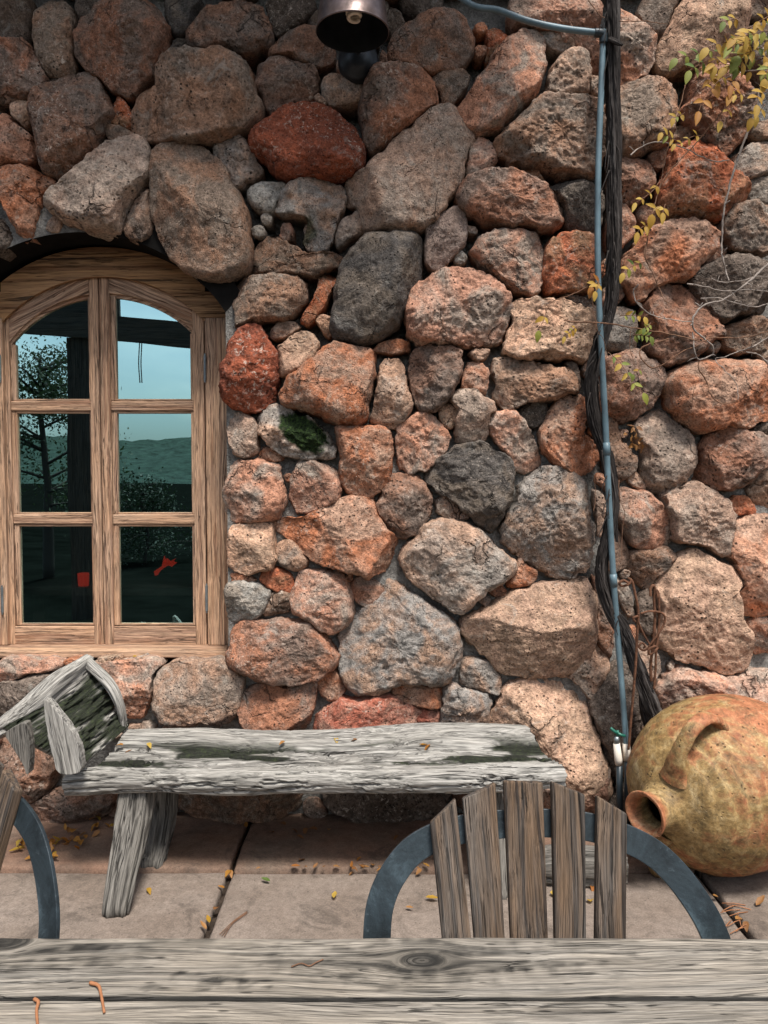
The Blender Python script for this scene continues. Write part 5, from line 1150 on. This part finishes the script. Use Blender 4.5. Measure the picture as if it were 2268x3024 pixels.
TW = [('E6', 'twig', .0032, '0,680 80,695 300,700 520,735 900,800 1120,855 1200,820 1400,825 1560,800 1700,760'),
      ('C', 'twigpale', .0052, '1600,560 1580,680 1500,900 1440,1080 1390,1290 1375,1480 1385,1600 1400,1659 1420,1720'),
      ('E6', 'twigpale', .0044, '1700,180 1520,350 1440,410 1300,510 1130,560 1060,640 1040,700 1060,760 1150,840 1210,900 1200,960 1100,1000 1060,930 1045,780'),
      ('E6', 'twigpale', .0032, '1000,380 1150,410 1300,440 1500,430 1700,450'), ('E6', 'twigpale', .0028, '1200,340 1300,370 1480,350 1560,320 1700,330'),
      ('E6', 'twigpale', .0032, '1110,500 1250,500 1400,540 1560,570 1700,520'), ('E6', 'twigpale', .0030, '600,390 560,440 580,520 640,590 720,640 900,680 1040,695'),
      ('E6', 'twig', .0024, '680,0 650,150 720,300 770,420 820,520 880,550'), ('E6', 'twig', .0034, '850,835 680,880 610,930 640,1010 710,1065 800,1040 950,940 1100,880'),
      ('E6', 'twig', .0030, '1090,990 1100,1090 1160,1180 1190,1280 1280,1360 1400,1340'), ('E6', 'twigpale', .0020, '1420,930 1300,980 1230,1000 1300,1080 1400,1200 1420,1330'),
      ('E6', 'twigpale', .0030, '1400,940 1520,900 1660,820 1720,780'), ('E6', 'twigpale', .0028, '1480,940 1580,960 1660,1030 1720,1100'),
      ('C', 'twig', .0024, '560,0 620,80 660,110'), ('C', 'twig', .0022, '750,130 820,130 920,130 1040,150'),
      ('C', 'twig', .0030, '1590,600 1450,610 1350,720 1250,840 1100,1000 1020,1100 980,1200 940,1350 915,1500 910,1580 940,1659'),
      ('C', 'twigpale', .0030, '820,950 880,900 1000,870 1150,910 1250,960 1350,990 1420,980'), ('C', 'twig', .0020, '1450,680 1520,740 1659,745 1720,740'),
      ('C', 'twig', .0022, '1150,520 1120,650 1080,800 1030,960 1010,1080 980,1200'), ('C', 'twig', .0026, '1720,300 1560,390 1450,410 1370,380'),
      ('C', 'twig', .0026, '1720,60 1600,140 1480,210 1400,300'), ('C', 'twigpale', .0022, '1700,430 1500,440 1330,510'), ('C', 'twigpale', .0026, '1700,470 1620,540 1580,620'),
      ('E5', 'twig', .0010, '440,190 450,300 430,520 410,650 360,750'), ('E5', 'twig', .0022, '1310,310 1200,360 1110,390 1080,430 1130,480 1240,520 1380,520'),
      ('E6', 'twig', .0016, '220,450 230,600 270,760 310,830 340,930'), ('E6', 'twig', .0015, '540,740 530,900 570,1040 565,1140'), ('E6', 'twig', .0014, '1075,1170 1045,1290 1035,1430'),
      ('F1', 'twig', .0014, '240,560 250,700 240,860'), ('F1', 'twig', .0016, '440,600 450,760 490,870 470,1000 460,1250')]
rt = np.random.default_rng(11)
for cr, mt, r, s in TW:
    base = rt.uniform(3.17, 3.23); P = [A(*px(cr, x, y), base + rt.uniform(-.02, .02)) for x, y in pts(s)]; n = 14 * len(P); C = smooth_line(P, n)
    C += np.stack([fbm(C * 30 + i * 9, 2) for i in range(3)], 1) * .0028
    run = tube('runner', C, np.linspace(r, r * .6, n) * (1 + .25 * rt.uniform(-1, 1, n)), M[mt], vine, 7)
    if mt == 'twigpale' and r > .0024:                       # short side spurs
        for k in range(6):
            i = rt.integers(4, n - 4); d = rt.normal(size=3) * np.array([1, .5, 1]); d /= np.linalg.norm(d); L_ = rt.uniform(.012, .04)
            tube('spur', [C[i], C[i] + d * L_ * .6 + [0, 0, .003], C[i] + d * L_], [r * .6, r * .5, r * .3], M[mt], run, 5)
def leafmesh(name, L, W, mat, fold=.25, curl=.2, ser=.0):
    """one leaflet: stalk end at the origin, blade along +x, folded on its midrib, tip curling down"""
    n = 7; V = []; F = []
    for i in range(n):
        s = i / (n - 1); w = W * .5 * math.sin(math.pi * s ** .8) ** .9 * (1 + (ser if i % 2 else -ser)); x = L * s; z = -curl * L * s * s
        V += [(x, -w, z + fold * w), (x, 0, z), (x, w, z + fold * w)]
    for i in range(n - 1):
        a = i * 3; F += [[a, a + 3, a + 4, a + 1], [a + 1, a + 4, a + 5, a + 2]]
    me = bpy.data.meshes.new(name); me.from_pydata(V, [], F); me.materials.append(mat); me.polygons.foreach_set('use_smooth', [True] * len(F)); return me
LM = {k: [leafmesh(k + '_leaflet', 1.0, w, M[k], f, c) for w, f, c in ((.46, .3, .15), (.52, .15, .3), (.40, .5, .1))] for k in ('yellow', 'green', 'orange')}
rl = np.random.default_rng(31)
def leaf(p, d, up, L, kind, parent, nm='leaf'):
    d = Vector(d).normalized(); up = Vector(up); y = up.cross(d)
    if y.length < 1e-3: y = Vector((0, 1, 0)).cross(d)
    y.normalize(); z = d.cross(y)
    o = bpy.data.objects.new(nm, LM[kind][rl.integers(0, 3)]); col.objects.link(o)
    mt = Matrix((d, y, z)).transposed().to_4x4(); mt.translation = Vector(p) - (ORG[parent] if parent else Vector((0, 0, 0)))
    o.matrix_basis = mt @ Matrix.Diagonal((L, L, L, 1))
    if parent: o.parent = parent
    return o
def spray(cr, line, kinds, L, npair, D=None, side=.9):
    """a compound leaf: thin stalk with leaflets in pairs and one at the tip"""
    base = D if D else rl.uniform(3.10, 3.19); P = [A(*px(cr, x, y), base - .03 * i) for i, (x, y) in enumerate(pts(line))]; C = smooth_line(P, 20)
    stk = tube('leaf_stalk', C, np.linspace(.0018, .0010, 20), M['twig'], vine, 5)
    T = np.gradient(C, axis=0)
    for k in range(npair):
        i = int(2 + (k + .4) / npair * 16); t = T[i] / np.linalg.norm(T[i])
        sd = np.cross(t, [0, -1, 0]); sd /= np.linalg.norm(sd) + 1e-9
        for s in (-1, 1):
            d = t * rl.uniform(.2, .7) + sd * s * side * rl.uniform(.7, 1.1) + np.array([0, rl.uniform(-.5, .2), -.35 * rl.uniform(.2, 1.2)])
            leaf(C[i], d, (rl.uniform(-.6, .6), -1, .5), L * .88 * rl.uniform(.7, 1.15), kinds[rl.integers(0, len(kinds))], stk)
    leaf(C[-1], T[-1] + np.array([0, 0, -.01]), (0, -1, .5), L * 1.1, kinds[rl.integers(0, len(kinds))], stk)
Y, Gn, O_ = ['yellow'], ['green'], ['orange', 'yellow']
YG = ['yellow', 'yellow', 'green']
for a in (('C', '1370,300 1270,320 1180,340 1100,355', Gn, .050, 3), ('C', '1300,360 1230,400 1180,430', Gn, .055, 2), ('C', '1600,300 1480,270 1380,260 1290,290', Y, .055, 4),
          ('C', '1720,260 1600,240 1500,260 1430,280', YG, .060, 4), ('C', '1700,340 1580,350 1480,390 1400,410', YG, .060, 4), ('C', '1700,430 1560,440 1450,400 1330,390', YG, .055, 4),
          ('C', '1440,430 1370,480 1310,550 1260,620 1235,680', O_, .060, 3), ('C', '1460,470 1440,500 1430,520', O_, .055, 1), ('C', '1720,520 1650,560 1600,580 1590,640', Y, .060, 3), ('C', '1520,570 1470,580 1430,575', O_, .05, 2),
          ('C', '1270,830 1200,835 1140,870 1090,880', Y, .034, 3), ('C', '1090,860 1060,840 1010,810', YG, .04, 2), ('C', '1150,690 1110,710 1080,720', ['green', 'yellow'], .038, 2),
          ('C', '1000,1100 960,1160 900,1210 850,1240', Y, .042, 3), ('C', '1000,1260 970,1280 950,1310', Y, .055, 1), ('C', '1030,1250 1020,1280 1015,1300', Y, .05, 1), ('C', '930,1380 890,1390 860,1420', Y, .05, 2),
          ('C', '1720,120 1660,110 1600,130', Y, .06, 3), ('C', '1480,110 1440,120 1390,130', YG, .045, 2), ('C', '1720,190 1640,190 1560,210 1460,230', YG, .06, 4), ('C', '1420,650 1410,680 1370,740', Y, .045, 1),
          ('E6', '660,200 590,220 530,250 480,290', YG, .040, 3), ('E6', '290,380 260,370 220,400', ['yellow', 'orange'], .05, 2), ('E6', '280,350 270,400 250,440', Y, .04, 1), ('E6', '450,640 520,640 590,640 650,650', YG, .035, 3),
          ('E6', '560,800 620,800 700,810', Gn, .036, 4), ('E6', '700,700 680,730 650,740', ['green'], .03, 2), ('E6', '350,940 430,1000 490,1080 550,1180 640,1270', ['green', 'green', 'yellow'], .046, 4),
          ('E6', '100,730 60,760 0,810', YG, .030, 3), ('E5', '1070,430 1050,500 1020,570', YG, .045, 1), ('C', '1400,290 1350,340 1330,400', YG, .05, 2), ('C', '1560,170 1520,230 1500,280', YG, .055, 3),
          ('C', '1700,360 1660,420 1640,480', YG, .055, 3), ('C', '1640,640 1600,690 1560,720', Y, .05, 2), ('E6', '620,1050 600,1090 560,1120', YG, .03, 1), ('C', '1720,210 1620,290 1540,320 1480,340', YG, .07, 4), ('C', '1330,440 1300,470 1340,520', O_, .055, 2)):
    spray(*a)

# ------------------------------------------------------------------ rusty scroll irons in front of the wall
def iron(lines, label, loc):
    t = thing('scroll_iron', loc, label, 'iron hook', 'rusty irons by the vine')
    for k, (s, r, D) in enumerate(lines):
        P = [A(*px('F2', x, y), D + .004 * i) for i, (x, y) in enumerate(pts(s))]; tube('rod' if k == 0 else 'scroll', smooth_line(P, 12 * len(P)), r, M['rust'], t, 9)
iron([('520,60 480,40 445,60 470,85 520,70 540,40 520,22 550,50 580,180 600,300 590,480 580,700 560,950 540,1180 520,1420', .0055, 3.13), ('620,310 700,290 800,310 815,380 760,480 700,560 680,590 640,610 605,580 630,550 655,575 640,590', .0045, 3.14), ('600,330 560,345 575,375', .005, 3.13)],
     'tall rusty iron rod with a ring top leaning beside the pipe', tuple(onZ(1858, 2320, .016)))
iron([('700,170 700,110 720,80 735,110 730,200 735,320 730,450 715,600 700,740 705,860', .0060, 3.14), ('760,180 750,120 765,160 770,300 765,450 745,620 740,760 728,930', .0050, 3.145), ('740,575 690,600 690,640 730,620 755,590 735,575', .0055, 3.13), ('605,310 600,370 640,470 690,560', .004, 3.135)],
     'paired rusty iron rods with scrolls between the vine trunk and the pitted stone', tuple(onD(*px('F2', 705, 900), 3.2)))

# ------------------------------------------------------------------ fallen leaves
DM = {k: [leafmesh(k + '_dry_leaf', 1.0, w, M[k], f, c, .08) for w, f, c in ((.5, .5, .35), (.42, .7, -.3), (.6, .3, .5))] for k in ('yellow', 'orange', 'brownleaf', 'green')}
def fallen(p, L, kind, label, group, tilt=.3):
    o = bpy.data.objects.new('fallen_leaf', DM[kind][rl.integers(0, 3)]); col.objects.link(o)
    o.location = (p[0], p[1], p[2] + L * .10 + .003); o.rotation_euler = (rl.uniform(-tilt, tilt), rl.uniform(-tilt, tilt), rl.uniform(0, 6.28)); o.scale = (L * .72,) * 3
    cw = {'yellow': 'yellow', 'green': 'green', 'orange': 'orange', 'brownleaf': 'brown'}[kind]
    tag(o, label.replace('dry leaf', 'dry ' + cw + ' leaf').replace('withered leaf', 'withered ' + cw + ' leaf'), 'leaf', group)
gp, gb_, gl_ = 'fallen leaves on the paving', 'fallen leaves on the bench', 'leaf litter along the wall'
for cr, x, y, L, k in (('G5', 905, 1510, .05, 'yellow'), ('G6', 800, 1160, .065, 'yellow'), ('G6', 410, 1055, .055, 'green'), ('G6', 1360, 1155, .07, 'yellow'), ('G6', 1240, 1210, .04, 'brownleaf'), ('G6', 130, 1095, .045, 'orange'),
                       ('G6', 40, 1310, .05, 'yellow'), ('G6', 70, 1230, .05, 'brownleaf'), ('G6', 20, 1350, .05, 'brownleaf'), ('G7', 590, 900, .07, 'yellow'), ('G7', 790, 945, .06, 'yellow'), ('G7', 800, 850, .06, 'orange'), ('G7', 1600, 965, .07, 'brownleaf'),
                       ('G7', 1415, 920, .05, 'brownleaf'), ('G7', 1500, 1030, .05, 'brownleaf'), ('G7', 1550, 1040, .05, 'brownleaf'), ('G7', 180, 770, .04, 'yellow'), ('G6', 920, 995, .03, 'brownleaf'), ('G6', 165, 985, .05, 'brownleaf'), ('G5', 1410, 1400, .05, 'orange')):
    fallen(onZ(*px(cr, x, y), .004), L, k, 'single dry leaf lying on the concrete paving slabs', gp)
for cr, x, y, L, k in (('G6', 265, 725, .06, 'orange'), ('G6', 505, 710, .06, 'brownleaf'), ('G6', 540, 735, .06, 'brownleaf'), ('G6', 410, 755, .06, 'brownleaf'), ('G6', 700, 740, .06, 'brownleaf'), ('G6', 770, 740, .05, 'orange'), ('G6', 590, 925, .06, 'brownleaf'),
                       ('G6', 970, 905, .045, 'orange'), ('G6', 1195, 770, .04, 'brownleaf'), ('G6', 630, 725, .05, 'brownleaf'), ('G5', 310, 1395, .05, 'green'), ('G6', 570, 775, .05, 'brownleaf')):
    fallen(onZ(*px(cr, x, y), .02), L, k, 'dry leaf lying on the red flagstones under the bench', 'fallen leaves on the flagstones')
for k in range(24):
    u = rl.uniform(760, 1290); fallen(onZ(u, 2566 + rl.uniform(-5, 5), .02), rl.uniform(.025, .05), ['brownleaf', 'orange', 'brownleaf'][k % 3], 'small dry leaf caught along the edge of the red flagstones', 'leaves along the flagstone edge')
for k in range(52):
    t_ = rl.uniform(0, 1); u = 45 + 290 * t_; v = 2490 + rl.normal() * 22 - 40 * (t_ > .75) + 18 * math.sin(t_ * 6)
    fallen(onZ(u, v, .02) + Vector((0, 0, rl.uniform(0, .012))), rl.uniform(.045, .075), ['orange', 'brownleaf', 'yellow', 'orange'][k % 4], 'dry leaf in the orange leaf drift beside the bench leg', gl_, .6)
for cr, x, y, L, k in (('G5', 650, 628, .04, 'orange'), ('G5', 755, 635, .05, 'orange'), ('G5', 905, 620, .045, 'yellow'), ('G5', 800, 575, .045, 'orange'), ('G5', 765, 680, .04, 'brownleaf'), ('G5', 1455, 592, .04, 'orange'),
                       ('G6', 215, 180, .04, 'yellow'), ('G6', 500, 195, .04, 'brownleaf'), ('G6', 810, 175, .05, 'yellow'), ('G6', 945, 185, .045, 'brownleaf'), ('G6', 990, 188, .04, 'brownleaf'), ('G6', 1375, 215, .05, 'orange'), ('G7', 235, 130, .04, 'yellow'), ('G7', 5, 172, .05, 'orange')):
    fallen(onZ(*px(cr, x, y), .455), L, k, 'dry leaf lying on the driftwood bench seat', gb_, .2)
fallen(onD(*px('G5', 820, 85), 3.50) + Vector((0, -.02, .0)), .05, 'yellow', 'yellow leaf caught on the stones below the window sill', None, .2)
for k in range(22):
    p = A(*px('F1', rl.uniform(490, 640), rl.uniform(180, 400)), 3.33 + rl.uniform(-.02, .01)); fallen(p, rl.uniform(.03, .05), 'brownleaf', 'withered leaf wedged between the stones beside the pipe', 'leaves caught in the wall', 1.4)
for k in range(3):
    P = [np.array(onZ(*px('G6', x + 14 * k * (y > 1300), y + 6 * k), .006)) for x, y in ((100, 1368), (180, 1290), (270, 1225))]
    tag(tube('fallen_stalk', smooth_line(P, 12), .0013, M['twig'], None, 5, origin=P[0]), 'dry reddish leaf stem lying on the paving by the slab joint', 'stalk', 'stems on the paving')
for k in range(10):
    c = onZ(2170 + rl.uniform(-25, 25), 2705 + rl.uniform(-35, 45), .008); d = Vector((rl.uniform(-1, 1), rl.uniform(-1, 1), 0)).normalized() * .04
    tag(tube('dry_needle', [c - d, c + Vector((0, 0, .004)), c + d], .0016, M['needle'], None, 5, origin=c), 'dry needle in the gap between slabs near the jar', 'needle', 'needles in the slab gap')

# ------------------------------------------------------------------ what stands behind the camera and shows in the panes
def refl(u, v, path_y):
    """point that the vertical glass at y=WD mirrors to photo pixel (u,v), at world y = path_y"""
    d = ray(u, v); D = 2 * WD - path_y; p = CAM + d * (D / d.y); return Vector((p.x, path_y, p.z))
perg = thing('pergola', (-2.0, -1.2, 0), 'dark timber pergola frame standing opposite the house', 'pergola')
b0, b1 = refl(52, 978, -1.0), refl(565, 1022, -1.0); t0, t1 = refl(346, 930, -1.0), refl(565, 945, -1.0)
sl = (b1.z - b0.z) / (b1.x - b0.x); zt = lambda x: b0.z + sl * (x - b0.x)
m = MB(); xa, xb = -5.2, 2.2; hgt = t0.z - zt(t0.x)
m.add([(xa, -1.06, zt(xa)), (xb, -1.06, zt(xb)), (xb, -1.0, zt(xb)), (xa, -1.0, zt(xa)), (xa, -1.06, zt(xa) + hgt), (xb, -1.06, zt(xb) + hgt), (xb, -1.0, zt(xb) + hgt), (xa, -1.0, zt(xa) + hgt)],
      [[0, 3, 2, 1], [4, 5, 6, 7], [0, 1, 5, 4], [1, 2, 6, 5], [2, 3, 7, 6], [3, 0, 4, 7]]); mk('beam', m.v, m.f, M['beam'], perg, False, {'gv': grainv(m.v, H_)})
pa, pb = refl(192, 1200, -1.1), refl(318, 1200, -1.1)
board('post', pa.x, pb.x, .0, zt(pa.x) - .002, -1.28, -1.07, M['beam'], perg, V_); board('post', 2.0, 2.2, .0, zt(2.1) - .002, -1.28, -1.07, M['beam'], perg, V_)
board('roof_board', -5.2, pb.x + .06, zt(-2) + hgt + .03, zt(-2) + hgt + .75, -1.30, -1.24, M['beam'], perg, H_)
for k in range(2):
    P = [refl(405 + 7 * k, 1008, -1.03), refl(401 + 7 * k, 1070, -1.05), refl(403 + 6 * k, 1128, -1.04)]; tube('hanging_tendril', smooth_line([np.array(p) for p in P], 12), .006, M['beam'], perg, 5)
# ground and wooded hills
gr = mk('ground', [(-900, -1200, -.6), (900, -1200, -.6), (900, 60, -.6), (-900, 60, -.6)], [[0, 1, 2, 3]], M['ground'], None, False); tag(gr, kind='structure')
nx, ny = 220, 60; xs = np.linspace(-700, 700, nx); ys = np.linspace(-260, -640, ny); X, Yg = np.meshgrid(xs, ys, indexing='ij')
q = np.stack([X.ravel() / 160, Yg.ravel() / 160, 0 * X.ravel()], 1); prof_ = sstep(-260, -420, Yg.ravel())
Zh = -1 + prof_ * (22 + 9 * fbm(q, 4)) + prof_ * 3.5 * np.abs(fbm(q * 22, 3)) + 5 * prof_ * sstep(-420, -640, Yg.ravel())
tag(mk('hills', np.stack([X.ravel(), Yg.ravel(), Zh], 1), gridfaces(nx, ny), M['hill'], None, True), kind='structure')
def tree(name, base, h, rad, label, cat, nl=2600, trunk_r=.12, low=.25, ls=1.0):
    t = thing(name, base, label, cat); b = np.array(base); rg = np.random.default_rng(int(abs(base[0] * 91)))
    m = MB(); tips = []
    C = smooth_line([b, b + [.1, .05, h * .4], b + [-.05, .1, h * .75], b + [0, 0, h * .97]], 20); m.tube(C, np.linspace(trunk_r, .02, 20), 8)
    for k in range(34):
        s = rg.uniform(low, .98); a = rg.uniform(0, 6.28); L = rad * (1.15 - s) ** .6 * rg.uniform(.6, 1.1); p = C[int(s * 19)]
        e = p + [math.cos(a) * L, math.sin(a) * L, L * rg.uniform(-.05, .5)]; m.tube(smooth_line([p, (p + e) / 2 + [0, 0, .08], e], 8), np.linspace(trunk_r * .3, .008, 8), 5); tips.append((p, e))
    m.build('trunk', M['beam'], t, True)
    V = []; F = []
    for k in range(nl):
        p, e = tips[rg.integers(0, len(tips))]; c = p + (e - p) * rg.uniform(.3, 1.08) + rg.normal(size=3) * .16 * rad ** .5; d = rg.normal(size=3); d /= np.linalg.norm(d); w = np.cross(d, rg.normal(size=3)); w /= np.linalg.norm(w); s = rg.uniform(.02, .055) * ls
        i = len(V); V += [c - d * s, c + w * s * .5, c + d * s, c - w * s * .5]; F.append([i, i + 1, i + 2, i + 3])
    mk('crown', V, F, M['foliage'], t, False)
p = refl(120, 1030, -9.0); tree('garden_tree', (p.x, -9.0, -.6), p.z + .6, 2.0, 'slender dark tree standing behind the pergola post', 'tree', 9000)
p = refl(420, 1440, -12.0); tree('shrub', (p.x, -12.0, -.6), p.z + .6, 1.3, 'low rounded shrub in front of the wooded hills', 'shrub', 6000, .05, .1)
# ------------------------------------------------------------------ unseen overhang above the lamp, added to darken the upper wall
shade_eave = thing('shade_overhang', (-1.2, 3.4, 4.44), 'unseen dark boarded overhang added to shade the wall round the lamp', 'roof')
for k in range(9):
    y = 3.46 - k * .09; board('soffit_board', -3.2, .75, 4.45 - k * .02, 4.475 - k * .02, y - .087, y, M['beam'], shade_eave, H_)
board('fascia', -3.2, .75, 4.20, 4.42, 2.61, 2.635, M['beam'], shade_eave, H_)
